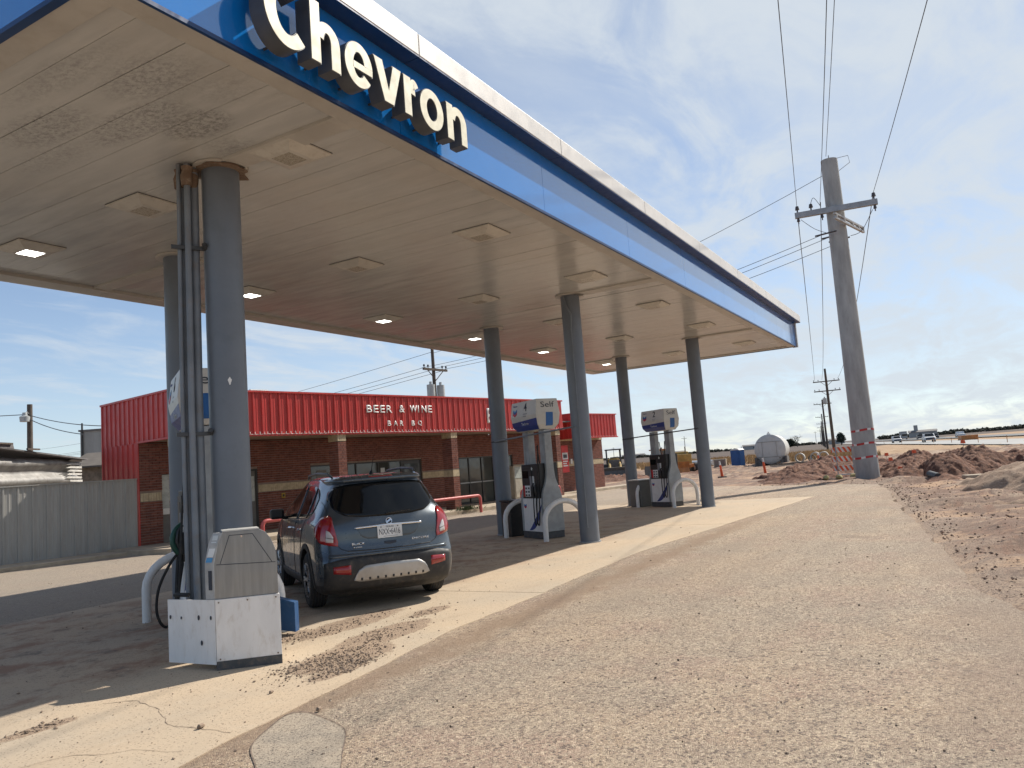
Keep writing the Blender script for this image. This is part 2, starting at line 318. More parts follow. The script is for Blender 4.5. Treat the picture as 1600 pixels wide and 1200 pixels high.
def concrete_mat():
    m, t, b = base_mat('sandy_concrete', Roughness=0.88)
    p = t.pos(); x, y, z = t.sep(p)
    big = t.noise(p, 0.55, 7, 0.6); st = t.noise(t.scaled(p, (0.5, 2.6, 1), rad(-8)), 1, 8, 0.68, 0.4)
    c = t.mix(t.ramp(big, 0.35, 0.65), (0.50, 0.39, 0.27), (0.44, 0.36, 0.265))
    c = t.mix(t.ramp(st, 0.5, 0.75, 0, 0.5), c, (0.38, 0.285, 0.195))
    c = t.mix(t.ramp(t.noise(p, 3.1, 8, .7), 0.55, 0.72, 0, 0.45), c, (0.55, 0.46, 0.345))
    # fine grit
    v = t.new('ShaderNodeTexVoronoi'); t.L.new(p, v.inputs['Vector']); v.inputs['Scale'].default_value = 110
    g = t.sep(v.outputs['Color'])
    c = t.mix(t.ramp(g[0], 0.93, 0.95, 0, 0.6), c, (0.14, 0.10, 0.08))
    c = t.mix(t.ramp(t.noise(p, 45, 6, .75), 0.55, 0.8, 0, 0.3), c, (0.33, 0.25, 0.18))
    # drift of broken gravel near the car
    msk = None
    for (cx, cy, rx, ry, a) in ((5.35, 5.0, .75, .42, 1.0), (6.25, 5.25, .9, .36, .9), (6.6, 6.05, 1.1, .34, .9), (7.35, 5.5, .5, .2, .7), (5.9, 6.25, .5, .3, .7), (3.15, 5.85, .4, .12, .8), (5.0, 4.72, .5, .2, .7)):
        q = t.math('MULTIPLY', t.blob(x, y, cx, cy, rx, ry), a)
        msk = q if msk is None else t.math('MAXIMUM', msk, q)
    k = t.ramp(t.math('ADD', t.math('MULTIPLY', msk, 0.6), t.math('MULTIPLY', t.noise(p, 5, 8, .75), 0.65)), 0.50, 0.60)
    k = t.math('MULTIPLY', k, t.ramp(msk, 0.0, 0.12))
    gc = t.mix(t.ramp(t.noise(p, 100, 3, .8), .42, .6), (0.17, 0.12, 0.085), (0.46, 0.34, 0.235))
    c = t.mix(k, c, gc)
    # oily, muddy bay under the canopy
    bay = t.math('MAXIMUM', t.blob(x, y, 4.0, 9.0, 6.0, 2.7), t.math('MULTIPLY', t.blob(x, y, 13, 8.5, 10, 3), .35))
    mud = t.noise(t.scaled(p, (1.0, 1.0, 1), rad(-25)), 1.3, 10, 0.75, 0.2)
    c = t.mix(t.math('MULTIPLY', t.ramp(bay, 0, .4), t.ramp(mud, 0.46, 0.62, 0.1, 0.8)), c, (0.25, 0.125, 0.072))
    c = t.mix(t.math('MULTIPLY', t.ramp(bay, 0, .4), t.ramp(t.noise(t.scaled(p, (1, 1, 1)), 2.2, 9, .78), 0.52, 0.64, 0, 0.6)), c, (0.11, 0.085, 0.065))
    c = t.mix(t.ramp(x, -1, 2, 0.0, 0.0), c, (0.2, 0.2, 0.2))
    t.put(b.inputs['Base Color'], c)
    h = t.math('ADD', t.noise(p, 30, 6, .7), t.math('MULTIPLY', k, 1.2))
    t.put(b.inputs['Normal'], t.bump(h, 0.5, 0.008)); return m
M['concrete'] = concrete_mat()

def kerb_mat():
    m, t, b = base_mat('kerb_concrete', Roughness=0.9)
    p = t.pos(); n = t.noise(p, 2.5, 8, .7)
    t.put(b.inputs['Base Color'], t.mix(t.ramp(n, .35, .65), (0.46, 0.38, 0.28), (0.34, 0.28, 0.21)))
    t.put(b.inputs['Normal'], t.bump(t.noise(p, 40, 6), .4, .006)); return m
M['kerb'] = kerb_mat()

def terrain_mat():
    m, t, b = base_mat('dirt_and_fields', Roughness=0.97)
    p = t.pos(); x, y, z = t.sep(p)
    n = t.noise(p, 0.35, 8, 0.62); n2 = t.noise(p, 2.0, 9, 0.7); tr = t.noise(t.scaled(p, (0.22, 2.2, 1), rad(-12)), 1, 8, .65, .5)
    c = t.mix(t.ramp(n, 0.38, 0.62), (0.28, 0.195, 0.135), (0.37, 0.275, 0.195))
    c = t.mix(t.ramp(tr, 0.45, 0.60, 0, 0.9), c, (0.235, 0.13, 0.085))
    c = t.mix(t.math('MULTIPLY', t.blob(x, y, 36, 2, 16, 8), t.ramp(n2, .35, .6, .3, .85)), c, (0.19, 0.10, 0.068))
    c = t.mix(t.ramp(t.noise(t.scaled(p, (0.3, 1.6, 1), rad(10)), 1.1, 8, .66), .55, .7, 0, .75), c, (0.46, 0.33, 0.215))
    c = t.mix(t.ramp(n2, 0.48, 0.58, 0, 0.8), c, (0.17, 0.11, 0.08))
    c = t.mix(t.ramp(t.noise(t.scaled(p, (.6, 3.2, 1), rad(6)), 1.6, 9, .75), 0.54, 0.62, 0, 0.7), c, (0.12, 0.08, 0.062))
    c = t.mix(t.ramp(t.noise(t.scaled(p, (.4, 1.5, 1), rad(3)), .9, 7, .7), 0.55, 0.66, 0, 0.75), c, (0.42, 0.275, 0.17))
    c = t.mix(t.ramp(t.noise(p, 26, 6, .8), 0.56, 0.66, 0, 0.5), c, (0.10, 0.07, 0.055))
    pa = t.scaled(p, (1, 1, 1), rad(40))
    c = t.mix(t.ramp(t.noise(p, 0.75, 9, .72, .3), 0.47, 0.55, 0, 0.8), c, (0.20, 0.125, 0.088))
    c = t.mix(t.ramp(t.noise(pa, 0.55, 7, .66, .3), 0.52, 0.60, 0, 0.85), c, (0.44, 0.285, 0.175))
    c = t.mix(t.ramp(t.noise(pa, 3.0, 8, .8, .3), 0.55, 0.60, 0, 0.75), c, (0.095, 0.062, 0.05))
    ey = t.ramp(x, 9.3, 30, 0.0, 2.55, False)
    k = t.ramp(t.math('ADD', t.math('SUBTRACT', ey, y), t.math('MULTIPLY', t.math('SUBTRACT', t.noise(p, 1.3, 8, .7), .5), 3.0)), 0.0, 1.1, 0.6, 0.0)
    v = t.new('ShaderNodeTexVoronoi'); t.L.new(p, v.inputs['Vector']); v.inputs['Scale'].default_value = 60; g = t.sep(v.outputs['Color'])
    grv = t.mix(t.ramp(g[0], .75, .85), (0.40, 0.31, 0.23), (0.11, 0.085, 0.07))
    c = t.mix(t.math('MULTIPLY', k, t.ramp(x, 33, 31)), c, grv)
    c = t.mix(t.ramp(g[1], .90, .94, 0, .6), c, (0.10, 0.07, 0.055))
    # fields: dry grass, then ploughed brown to the horizon
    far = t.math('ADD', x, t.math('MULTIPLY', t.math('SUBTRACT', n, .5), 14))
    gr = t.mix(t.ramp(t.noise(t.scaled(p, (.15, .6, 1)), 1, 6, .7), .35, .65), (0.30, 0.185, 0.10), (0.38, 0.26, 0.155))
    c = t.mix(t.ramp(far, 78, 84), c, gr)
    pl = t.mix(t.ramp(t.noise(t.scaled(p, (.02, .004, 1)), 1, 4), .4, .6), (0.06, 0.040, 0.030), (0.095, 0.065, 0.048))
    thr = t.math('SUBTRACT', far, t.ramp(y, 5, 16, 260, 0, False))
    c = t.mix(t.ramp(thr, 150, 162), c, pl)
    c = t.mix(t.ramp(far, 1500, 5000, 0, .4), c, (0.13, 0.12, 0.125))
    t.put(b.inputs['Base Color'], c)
    h = t.math('ADD', t.noise(p, 6, 9, .75), t.math('MULTIPLY', t.noise(p, 40, 5, .7), .3))
    t.put(b.inputs['Normal'], t.bump(h, 0.8, 0.05)); return m
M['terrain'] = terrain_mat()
def pile_mat():
    m, t, b = base_mat('turned_red_earth', Roughness=0.97)
    p = t.pos(); n = t.noise(p, 1.2, 9, .68); n2 = t.noise(p, 7, 9, .75)
    c = t.mix(t.ramp(n, .4, .6), (0.15, 0.066, 0.04), (0.24, 0.125, 0.078))
    c = t.mix(t.ramp(n2, .46, .62, 0, .8), c, (0.075, 0.038, 0.029))
    c = t.mix(t.ramp(t.noise(p, 2.6, 6, .7), .58, .7, 0, .5), c, (0.33, 0.22, 0.15))
    t.put(b.inputs['Base Color'], c); t.put(b.inputs['Normal'], t.bump(n2, .9, .07)); return m
M['pile'] = pile_mat()
def tanpile_mat():
    m, t, b = base_mat('tan_fill_dirt', Roughness=0.97)
    p = t.pos(); n = t.noise(p, 1.0, 9, .68); n2 = t.noise(p, 7, 9, .75)
    c = t.mix(t.ramp(n, .4, .6), (0.28, 0.19, 0.13), (0.38, 0.275, 0.195))
    c = t.mix(t.ramp(n2, .52, .7, 0, .6), c, (0.17, 0.12, 0.09))
    t.put(b.inputs['Base Color'], c); t.put(b.inputs['Normal'], t.bump(n2, .9, .06)); return m
M['tanpile'] = tanpile_mat()
M['road'] = mat('highway_surface', (0.30, 0.30, 0.29), 0.8, var=0.15, scale=0.06)
M['road2'] = mat('new_asphalt', (0.11, 0.115, 0.12), 0.85, var=0.15, scale=0.05)

# ---------------------------------------------------------------- mesh helpers
MW = {}
class MB:
    def __init__(s): s.v = []; s.f = []
    def add(s, vs, fs):
        o = len(s.v); s.v += [tuple(v) for v in vs]; s.f += [tuple(o + i for i in f) for f in fs]; return s
    def box(s, x0, x1, y0, y1, z0, z1, T=None):
        vs = [Vector((x, y, z)) for z in (z0, z1) for y in (y0, y1) for x in (x0, x1)]
        if T: vs = [T @ v for v in vs]
        return s.add(vs, [(0, 2, 3, 1), (4, 5, 7, 6), (0, 1, 5, 4), (2, 6, 7, 3), (0, 4, 6, 2), (1, 3, 7, 5)])
    def prism(s, poly, vec, T=None):
        n = len(poly); a = [Vector(p) for p in poly]; vec = Vector(vec); b = [p + vec for p in a]; vs = a + b
        if T: vs = [T @ v for v in vs]
        return s.add(vs, [tuple(range(n - 1, -1, -1)), tuple(range(n, 2 * n))] + [(i, (i + 1) % n, n + (i + 1) % n, n + i) for i in range(n)])
    def tube(s, path, r, n=8, cap=True):
        P = [Vector(p) for p in path]; R = r if isinstance(r, (list, tuple)) else [r] * len(P)
        up = None; o = len(s.v); k = len(P)
        for i, p in enumerate(P):
            t = (P[min(i + 1, k - 1)] - P[max(i - 1, 0)]).normalized()
            if up is None: up = t.orthogonal().normalized()
            up = (up - t * up.dot(t)).normalized(); b = t.cross(up)
            for j in range(n):
                a = 2 * math.pi * j / n; q = p + (up * math.cos(a) + b * math.sin(a)) * R[i]; s.v.append(tuple(q))
        for i in range(k - 1):
            for j in range(n):
                a, b2 = o + i * n + j, o + i * n + (j + 1) % n
                s.f.append((a, b2, b2 + n, a + n))
        if cap:
            s.f.append(tuple(o + j for j in range(n - 1, -1, -1))); s.f.append(tuple(o + (k - 1) * n + j for j in range(n)))
        return s
    def build(s, name, m, parent=None, world=False, smooth=False, bevel=0.0, angle=40):
        vs = s.v
        if world and parent is not None:
            inv = MW[parent.name].inverted(); vs = [tuple(inv @ Vector(v)) for v in vs]
        me = bpy.data.meshes.new(name); me.from_pydata(vs, [], s.f); me.update()
        bm = bmesh.new(); bm.from_mesh(me); bmesh.ops.recalc_face_normals(bm, faces=bm.faces); bm.to_mesh(me); bm.free()
        if smooth: me.shade_smooth(); me.set_sharp_from_angle(angle=rad(angle))
        for q in (m if isinstance(m, (list, tuple)) else [m]): me.materials.append(q)
        o = bpy.data.objects.new(name, me); COL.objects.link(o)
        if parent is not None: o.parent = parent
        if bevel:
            b = o.modifiers.new('bevel', 'BEVEL'); b.width = bevel; b.segments = 2; b.limit_method = 'ANGLE'; b.angle_limit = rad(35)
        MW[o.name] = MW[parent.name].copy() if parent is not None and parent.name in MW else Matrix()
        return o
def smooth_path(P, k=6):
    P = [Vector(p) for p in P]; Q = [P[0]] + P + [P[-1]]; out = []
    for i in range(1, len(Q) - 2):
        a, b, c, d = Q[i - 1:i + 3]
        for j in range(k):
            t = j / k; out.append(.5 * ((2 * b) + (c - a) * t + (2 * a - 5 * b + 4 * c - d) * t * t + (3 * b - a - 3 * c + d) * t ** 3))
    out.append(P[-1]); return out
def box(name, m, parent, x0, x1, y0, y1, z0, z1, bevel=0.0, world=False, T=None):
    return MB().box(x0, x1, y0, y1, z0, z1, T).build(name, m, parent, world=world, bevel=bevel)
def tag(o, label=None, cat=None, group=None, kind=None):
    if label: o['label'] = label
    if cat: o['category'] = cat
    if group: o['group'] = group
    if kind: o['kind'] = kind
    return o
def thing(name, label, cat, loc=(0, 0, 0), rz=0.0, group=None):
    o = bpy.data.objects.new(name, None); COL.objects.link(o); o.location = loc; o.rotation_euler = (0, 0, rz)
    o.empty_display_size = 0.2
    MW[o.name] = Matrix.Translation(loc) @ Matrix.Rotation(rz, 4, 'Z')
    return tag(o, label, cat, group)
def relocate(o, loc, rz=None):
    o.location = loc
    if rz is not None: o.rotation_euler = (0, 0, rz)
    MW[o.name] = Matrix.Translation(loc) @ Matrix.Rotation(o.rotation_euler[2], 4, 'Z')
def copy_tree(o, parent=None):
    c = o.copy(); COL.objects.link(c)
    if parent is not None: c.parent = parent
    for ch in list(o.children): copy_tree(ch, c)
    return c
def inst(src, name, parent=None, loc=(0, 0, 0), rot=None):
    o = bpy.data.objects.new(name, src.data); COL.objects.link(o); o.parent = parent; o.location = loc
    if rot: o.rotation_euler = rot
    for k in src.modifiers:
        if k.type == 'BEVEL':
            b = o.modifiers.new('bevel', 'BEVEL'); b.width = k.width; b.segments = 2; b.limit_method = 'ANGLE'; b.angle_limit = k.angle_limit
    return o
def text(name, s, m, parent, T, height=None, width=None, depth=0.004, bold=0.0, world=False, cap=None):
    """lettering as a solid mesh; lies in the XY plane of T, reading along +X"""
    cu = bpy.data.curves.new(name, 'FONT'); cu.body = s; cu.size = 1.0; cu.extrude = 0.0; cu.resolution_u = 3; cu.offset = bold
    tmp = bpy.data.objects.new(name + '_t', cu); COL.objects.link(tmp)
    dg = bpy.context.evaluated_depsgraph_get(); dg.update()
    me = bpy.data.meshes.new_from_object(tmp.evaluated_get(dg)); bpy.data.objects.remove(tmp)
    bm = bmesh.new(); bm.from_mesh(me); bpy.data.meshes.remove(me)
    xs = [v.co.x for v in bm.verts]; ys = [v.co.y for v in bm.verts]
    x0, x1 = min(xs), max(xs); y0, y1 = (min(ys), max(ys)) if cap is None else cap
    sy = height / (y1 - y0) if height else 1.0; sx = width / (x1 - x0) if width else sy
    for v in bm.verts: v.co = Vector(((v.co.x - x0) * sx, (v.co.y - (y0 if cap is None else y0)) * sy, 0))
    r = bmesh.ops.extrude_face_region(bm, geom=bm.faces[:])
    for g in r['geom']:
        if isinstance(g, bmesh.types.BMVert): g.co.z += depth
    bmesh.ops.recalc_face_normals(bm, faces=bm.faces)
    me = bpy.data.meshes.new(name); 
    if world and parent is not None: T = MW[parent.name].inverted() @ T
    bm.transform(T); bm.to_mesh(me); bm.free(); me.materials.append(m)
    o = bpy.data.objects.new(name, me); COL.objects.link(o); o.parent = parent
    MW[o.name] = MW[parent.name].copy() if parent is not None and parent.name in MW else Matrix()
    return o
def frame(o, ex, ey):
    ex = Vector(ex).normalized(); ey = Vector(ey).normalized(); ez = ex.cross(ey)
    m = Matrix((ex, ey, ez)).transposed().to_4x4(); m.translation = Vector(o); return m
def fbm(x, y, s, o=5, seed=0.0):
    return noise.fractal(Vector((x * s + seed, y * s - seed, seed * 1.7)), 1.0, 2.1, o)

# ---------------------------------------------------------------- ground
def edge_y(x):      # near (road-side) edge of the chip-seal lot
    pts = [(-60, -7.5), (0, -4.2), (5, -1.35), (9.3, -0.0), (12, 0.25), (18.3, 1.1), (26.4, 2.0), (29.7, 2.55), (34, 9.5)]
    for (a, b), (c, d) in zip(pts, pts[1:]):
        if x <= c: return b + (d - b) * (x - a) / (c - a)
    return 99
PADY = 4.25
def axis_vals(a, b, step, far, growth=1.18):
    v = []; x = a
    while x <= b: v.append(x); x += step
    s = step; hi = [v[-1]]
    while hi[-1] < far: s *= growth; hi.append(hi[-1] + s)
    s = step; lo = [v[0]]
    while lo[-1] > -far: s *= growth; lo.append(lo[-1] - s)
    return lo[:0:-1] + v + hi[1:]
def terrain_h(x, y):
    e = edge_y(x); inside = (x < 33.5 and y > e - 0.05)
    if x > 33.5: d = min(1, (x - 33.5) / 2.5)
    else: d = min(1.0, max(0.0, (e + .1 - y) / 1.2))
    if inside: d = 0
    z = -0.03 - (.07 if inside else .06 * max(0, 1 - d * 3.5) if x <= 33.5 else 0)
    if d > 0 and abs(x) < 260 and abs(y) < 200:
        near = 1.0 if x < 90 else max(0, 1 - (x - 90) / 60)
        rut = abs(fbm(x, y, 0.35, 5, 3.1)) * 0.24 + fbm(x, y, 1.1, 5, 8.2) * 0.10
        z += d * near * (0.0 + rut)
        if y > 8 and x < 46 and x > 33: z = -0.03 + min(1, (x - 33.5) / 12) * (rut + .02) * 0.4
    return z
def ground():
    xs = axis_vals(0, 80, 0.36, 9000); ys = axis_vals(-12, 34, 0.36, 9000)
    vs = [(x, y, terrain_h(x, y)) for y in ys for x in xs]
    nx, ny = len(xs), len(ys)
    fs = [(j * nx + i, j * nx + i + 1, (j + 1) * nx + i + 1, (j + 1) * nx + i) for j in range(ny - 1) for i in range(nx - 1)]
    b = MB(); b.v = vs; b.f = fs
    o = b.build('ground', M['terrain'], smooth=True, angle=60); tag(o, kind='structure')
ground()
def sheet(name, pts, z, m, th=0.03):
    b = MB().prism([(x, y, z - th) for x, y in pts], (0, 0, th)); o = b.build(name, m); tag(o, kind='structure'); return o
def wob(p, q, n, a, seed):
    out = []
    for i in range(n):
        t = i / n; x = p[0] + (q[0] - p[0]) * t; y = p[1] + (q[1] - p[1]) * t
        w = fbm(x, y, 1.5, 4, seed) * a; out.append((x + w * .6, y + w))
    return out
lot = []
near_edge = [(-60, -7.5), (0, -4.2), (5, -1.3), (9.3, 0.05), (12.1, 0.3), (18.3, 1.15), (26.4, 2.05), (29.9, 2.6)]
for a, b in zip(near_edge, near_edge[1:]): lot += wob(a, b, max(6, int((b[0] - a[0]) / .25)), 0.10, 2.0)
for a, b in zip([(29.9, 2.5), (31.4, 4.3), (32.9, 7.0), (34.8, 9.7), (37, 15.2), (42, 17.4)], [(31.4, 4.3), (32.9, 7.0), (34.8, 9.7), (37, 15.2), (42, 17.4)]): lot += wob(a, b, 10, 0.2, 5.0)
lot += [(42, 17.4), (42, 30), (-60, 30)]
sheet('parking_lot', lot, 0.0, M['chip'], .12)
pad = wob((-30, 3.8), (3.0, 4.16), 60, 0.03, 1.0) + wob((3.0, 4.16), (6.5, 4.62), 14, 0.05, 1.0) + wob((6.5, 4.62), (12.5, 4.86), 24, 0.05, 1.0) + wob((12.5, 4.86), (24.75, 3.95), 40, 0.03, 1.0) + wob((24.75, 3.95), (24.85, 11.3), 12, 0.02, 1.0) + [(24.85, 11.3), (-30, 11.3)]
def split_pad():     # concrete slabs: joints cut the pad into bays along X
    cuts = [-30, -18, -8, 0.2, 8.6, 16.9, 24.9]
    def yfront(x):
        pts = [p for p in pad[:-2]]
        best = min(pts, key=lambda p: abs(p[0] - x)); return best[1]
    for a, b in zip(cuts, cuts[1:]):
        fr = [(x, y) for x, y in pad[:-2] if a + .01 < x < b - .01 and y < 5.2]
        x1 = min(b, 24.8)
        poly = [(a + .008, yfront(a))] + fr + [(x1 - .008, yfront(x1))] + [(x1 - .008, 11.3), (a + .008, 11.3)]
        o = sheet('concrete_slab', poly, 0.006, M['concrete'], 0.03)
split_pad()
# round repaired patch in the chip seal
pp = []
for i_ in range(48):
    a_ = i_ * math.pi / 24; l_ = (.70 + .04 * math.sin(3 * a_ + 1)) * math.cos(a_); w_ = (.27 + .02 * math.cos(5 * a_)) * math.sin(a_)
    pp.append((3.50 + .69 * l_ - .724 * w_, 3.67 + .724 * l_ + .69 * w_))
def patch_mat():
    m, t, b = base_mat('patched_asphalt', Roughness=.95); p = t.pos()
    c = t.mix(t.ramp(t.noise(p, 3, 5), .4, .6), (0.40, 0.33, 0.25), (0.33, 0.28, 0.22))
    v = t.new('ShaderNodeTexVoronoi'); t.L.new(p, v.inputs['Vector']); v.inputs['Scale'].default_value = 120; g = t.sep(v.outputs['Color'])
    c = t.mix(t.ramp(g[0], .8, .86, 0, .8), c, (0.10, 0.08, 0.07)); c = t.mix(t.ramp(g[1], .7, .8, 0, .5), c, (0.55, 0.46, 0.35))
    t.put(b.inputs['Base Color'], c); t.put(b.inputs['Normal'], t.bump(t.noise(p, 110, 5, .8), .8, .01)); return m
M['patch'] = patch_mat()
sheet('pavement_patch', pp, 0.004, M['patch'], 0.02)
ring = MB(); n = len(pp)
cxp, cyp = 3.50, 3.67
inn = [(x, y, 0.0065) for x, y in pp]; outr = [(cxp + (x - cxp) * (1.03 + .02 * fbm(x, y, 5, 3, 2)), cyp + (y - cyp) * (1.03 + .02 * fbm(x, y, 5, 3, 1)), 0.0065) for x, y in pp]
ring.add(inn + outr, [(i, (i + 1) % n, n + (i + 1) % n, n + i) for i in range(n)])
tag(ring.build('patch_seam', mat('tar_seam', (0.20, 0.15, 0.115), 0.95, var=.5, scale=20)), kind='structure')
# crack in the slab
def crack(pts, w, name='pavement_crack'):
    b = MB(); L = []; 
    fine = []
    for p, q in zip(pts, pts[1:]):
        for i in range(7):
            t = i / 7; x = p[0] + (q[0] - p[0]) * t; y = p[1] + (q[1] - p[1]) * t
            fine.append((x + fbm(x, y, 5, 3, 1) * .045, y + fbm(x, y, 5, 3, 9) * .045))
    for i, (x, y) in enumerate(fine):
        ww = w * (.5 + abs(fbm(x, y, 7, 2, 4)) * 1.6); L.append(((x - ww, y - ww * .5, .0085), (x + ww, y + ww * .5, .0085)))
    vs = [v for ab in L for v in ab]
    b.add(vs, [(2 * i, 2 * i + 1, 2 * i + 3, 2 * i + 2) for i in range(len(L) - 1)])
    tag(b.build(name, MATS['tar_seam']), kind='structure')
crack([(3.71, 6.0), (3.83, 5.7), (3.72, 5.35), (3.52, 4.95), (3.5, 4.6), (3.56, 4.3)], 0.003)
crack([(2.4, 6.0), (2.9, 5.85), (3.15, 5.88), (3.3, 5.80)], 0.003)
crack([(2.4, 5.2), (2.8, 5.1), (3.1, 4.7), (3.2, 4.3)], 0.002)

# highways and access strips far right
def strip(name, pts, w, z, m):
    b = MB(); vs = []
    for i, p in enumerate(pts):
        q = pts[min(i + 1, len(pts) - 1)]; r = pts[max(i - 1, 0)]
        d = Vector((q[0] - r[0], q[1] - r[1])).normalized(); nrm = Vector((-d.y, d.x)) * w / 2
        vs += [(p[0] + nrm.x, p[1] + nrm.y, z), (p[0] - nrm.x, p[1] - nrm.y, z)]
    b.add(vs, [(2 * i, 2 * i + 1, 2 * i + 3, 2 * i + 2) for i in range(len(pts) - 1)])
    return tag(b.build(name, m), kind='structure')
strip('highway', [(70, -11.5), (100, -6.5), (160, 3.2), (220, 13.2), (400, 42), (900, 120), (2500, 370)], 9.5, 0.13, M['road'])
strip('far_highway', [(60, -42), (120, -28), (200, -12), (290, 3.5), (420, 24), (900, 100), (2500, 350)], 14, 0.16, M['road2'])
strip('site_access_track', [(40, -22), (70, -17), (95, -20), (140, -36)], 7, 0.16, mat('pale_caliche', (0.5, 0.42, 0.32), .95, var=.25, scale=.5))

# kerb and walk in front of the shop  (U runs along the shop front, V into it)
TH = rad(-9)
U = Vector((math.cos(TH), math.sin(TH), 0)); V = Vector((-math.sin(TH), math.cos(TH), 0)); O0 = Vector((13.437, 18.248, 0))
def uv(u, v, z=0.0): return O0 + U * u + V * v + Vector((0, 0, z))
def slab_uv(name, pts, z, m, th=0.2):
    o = MB().prism([uv(u, v, z - th) for u, v in pts], (0, 0, th)).build(name, m, bevel=.02); return tag(o, kind='structure')
slab_uv('shop_walk', [(-0.9, 1.2), (-0.4, -0.4), (3.0, -0.7), (9.5, -0.75), (18.9, -0.75), (18.9, 1.3), (28.3, 1.35), (28.3, 2.15), (-0.9, 2.15)], 0.14, M['kerb'], .2)
# ---------------------------------------------------------------- shop building
bld = thing('gas_station_shop', 'long low red brick shop with a red ribbed metal fascia, behind the fuel canopy', 'building', tuple(O0), TH)
FV = 2.14; ZB, ZT = 3.06, 4.36
openings = [(0.68, 0.97, 0.14, 2.13, 'sidelight'), (2.9, 3.84, 0.14, 2.14, 'door'), (5.9, 6.86, 0.95, 2.14, 'single'),
            (7.5, 11.24, 0.14, 2.15, 'store'), (13.4, 17.0, 0.14, 2.11, 'shop')]
def wall_with_holes():
    b = MB(); u = 0.03
    for (a, c, z0, z1, k) in openings:
        b.box(u, a, FV + .012, FV + .22, 0, 3.05)
        b.box(a, c, FV + .012, FV + .22, z1, 3.05)
        if z0 > .2: b.box(a, c, FV + .012, FV + .22, 0, z0)
        u = c
    b.box(u, 24.66, FV + .012, FV + .22, 0, 3.05)
    return b
wall_with_holes().build('wall', M['mortar'], bld)
b = MB(); b.box(0.03, 0.2, FV + .22, 4.3, 0, 3.05); b.box(24.46, 24.66, FV + .22, 4.3, 0, 3.05); b.box(0, 24.66, 4.3, 4.5, 0, 3.05)
b.build('rear_wall', M['mortar'], bld)
# bricks
BR = MB().box(0, .195, -.012, .03, 0, .060).build('brick', M['brick'], bld)
brick_me = BR.data; bpy.data.objects.remove(BR)
BL, BH = .2075, .0762
band = (1.375, 1.615)
def free(u0, u1, z0, z1):
    for (a, c, zz0, zz1, k) in openings:
        if u1 > a and u0 < c and z1 > zz0 and z0 < zz1: return False
    return True
bricks = []
row = 0; z = .15
while z < 3.03:
    off = (row % 2) * BL / 2; 
    if not (z + .06 > band[0] and z < band[1]):
        # runs between openings at this height
        edges = [(0.035, 24.64)]
        for (a, c, z0, z1, k) in openings:
            if z + .06 > z0 and z < z1:
                ne = []
                for (s0, s1) in edges:
                    if c <= s0 or a >= s1: ne.append((s0, s1)); continue
                    if a - s0 > .02: ne.append((s0, a))
                    if s1 - c > .02: ne.append((c, s1))
                edges = ne
        for (s0, s1) in edges:
            k = math.floor((s0 - off) / BL); u = k * BL + off
            while u < s1:
                a, c = max(u, s0), min(u + .197, s1)
                if c - a > .03: bricks.append((a, c, z))
                u += BL
    row += 1; z += BH
camL = Vector((-10.42, -20.12))
bricks.sort(key=lambda q: ((q[0] + q[1]) / 2 - camL.x) ** 2 + (FV - camL.y) ** 2)
single = 0; jb = MB()
for (a, c, z) in bricks:
    pr_ = random.uniform(-.003, .003)
    if single < 300 and c - a > .19:
        o = bpy.data.objects.new('brick', brick_me); COL.objects.link(o); o.parent = bld; o.location = (a, FV + pr_, z); single += 1
    else: jb.box(a, c, FV - .012 + pr_, FV + .03, z, z + .06)
tag(jb.build('brickwork', M['brick'], bld), kind='stuff')
# cream soldier course
cb = MB(); u = 0.05
while u < 24.6:
    if free(u, u + .066, band[0], band[1]): cb.box(u, u + .066, FV - .02, FV + .03, band[0] + .004, band[1] - .004)
    u += .0762
tag(cb.build('cream_soldier_course', M['cream_brick'], bld), kind='stuff')
# brick pillars under the fascia
def pillar(u0, w=.33, v0=0.0, dpt=.5):
    core = MB().box(u0 + .008, u0 + w - .008, v0 + .01, v0 + dpt - .01, 0.14, ZB - .25).build('pillar', M['mortar'], bld)
    p = MB(); q = MB(); z = .15; r = 0
    while z < ZB - .3:
        if not (z + .06 > band[0] and z < band[1]):
            if r % 2 == 0: cuts = [(0, .16), (.172, .33)]
            else: cuts = [(0, .10), (.112, .22), (.232, .33)]
            for (a, c) in cuts: p.box(u0 + a, u0 + c, v0, v0 + .05, z, z + .062)
            n = 2; L = dpt - .06
            for i in range(n):
                a = v0 + .055 + L * i / n; p.box(u0, u0 + .05, a, a + L / n - .012, z, z + .062); p.box(u0 + w - .05, u0 + w, a, a + L / n - .012, z, z + .062)
        r += 1; z += BH
    for zz0, zz1 in ((band[0], band[1]), (ZB - .235, ZB - .01)):
        for i in range(4): q.box(u0 - .006 + i * .085, u0 + i * .085 + .073, v0 - .008, v0 + .05, zz0, zz1)
        for i in range(6): q.box(u0 - .006, u0 + .05, v0 + .055 + i * .073, v0 + .055 + i * .073 + .064, zz0, zz1); q.box(u0 + w - .05, u0 + w + .006, v0 + .055 + i * .073, v0 + .055 + i * .073 + .064, zz0, zz1)
    tag(p.build('brickwork', M['brick'], core), kind='stuff'); tag(q.build('cream_block', M['cream_brick'], core), kind='stuff')
for u0 in (0.05, 5.45, 10.77, 17.52): pillar(u0)
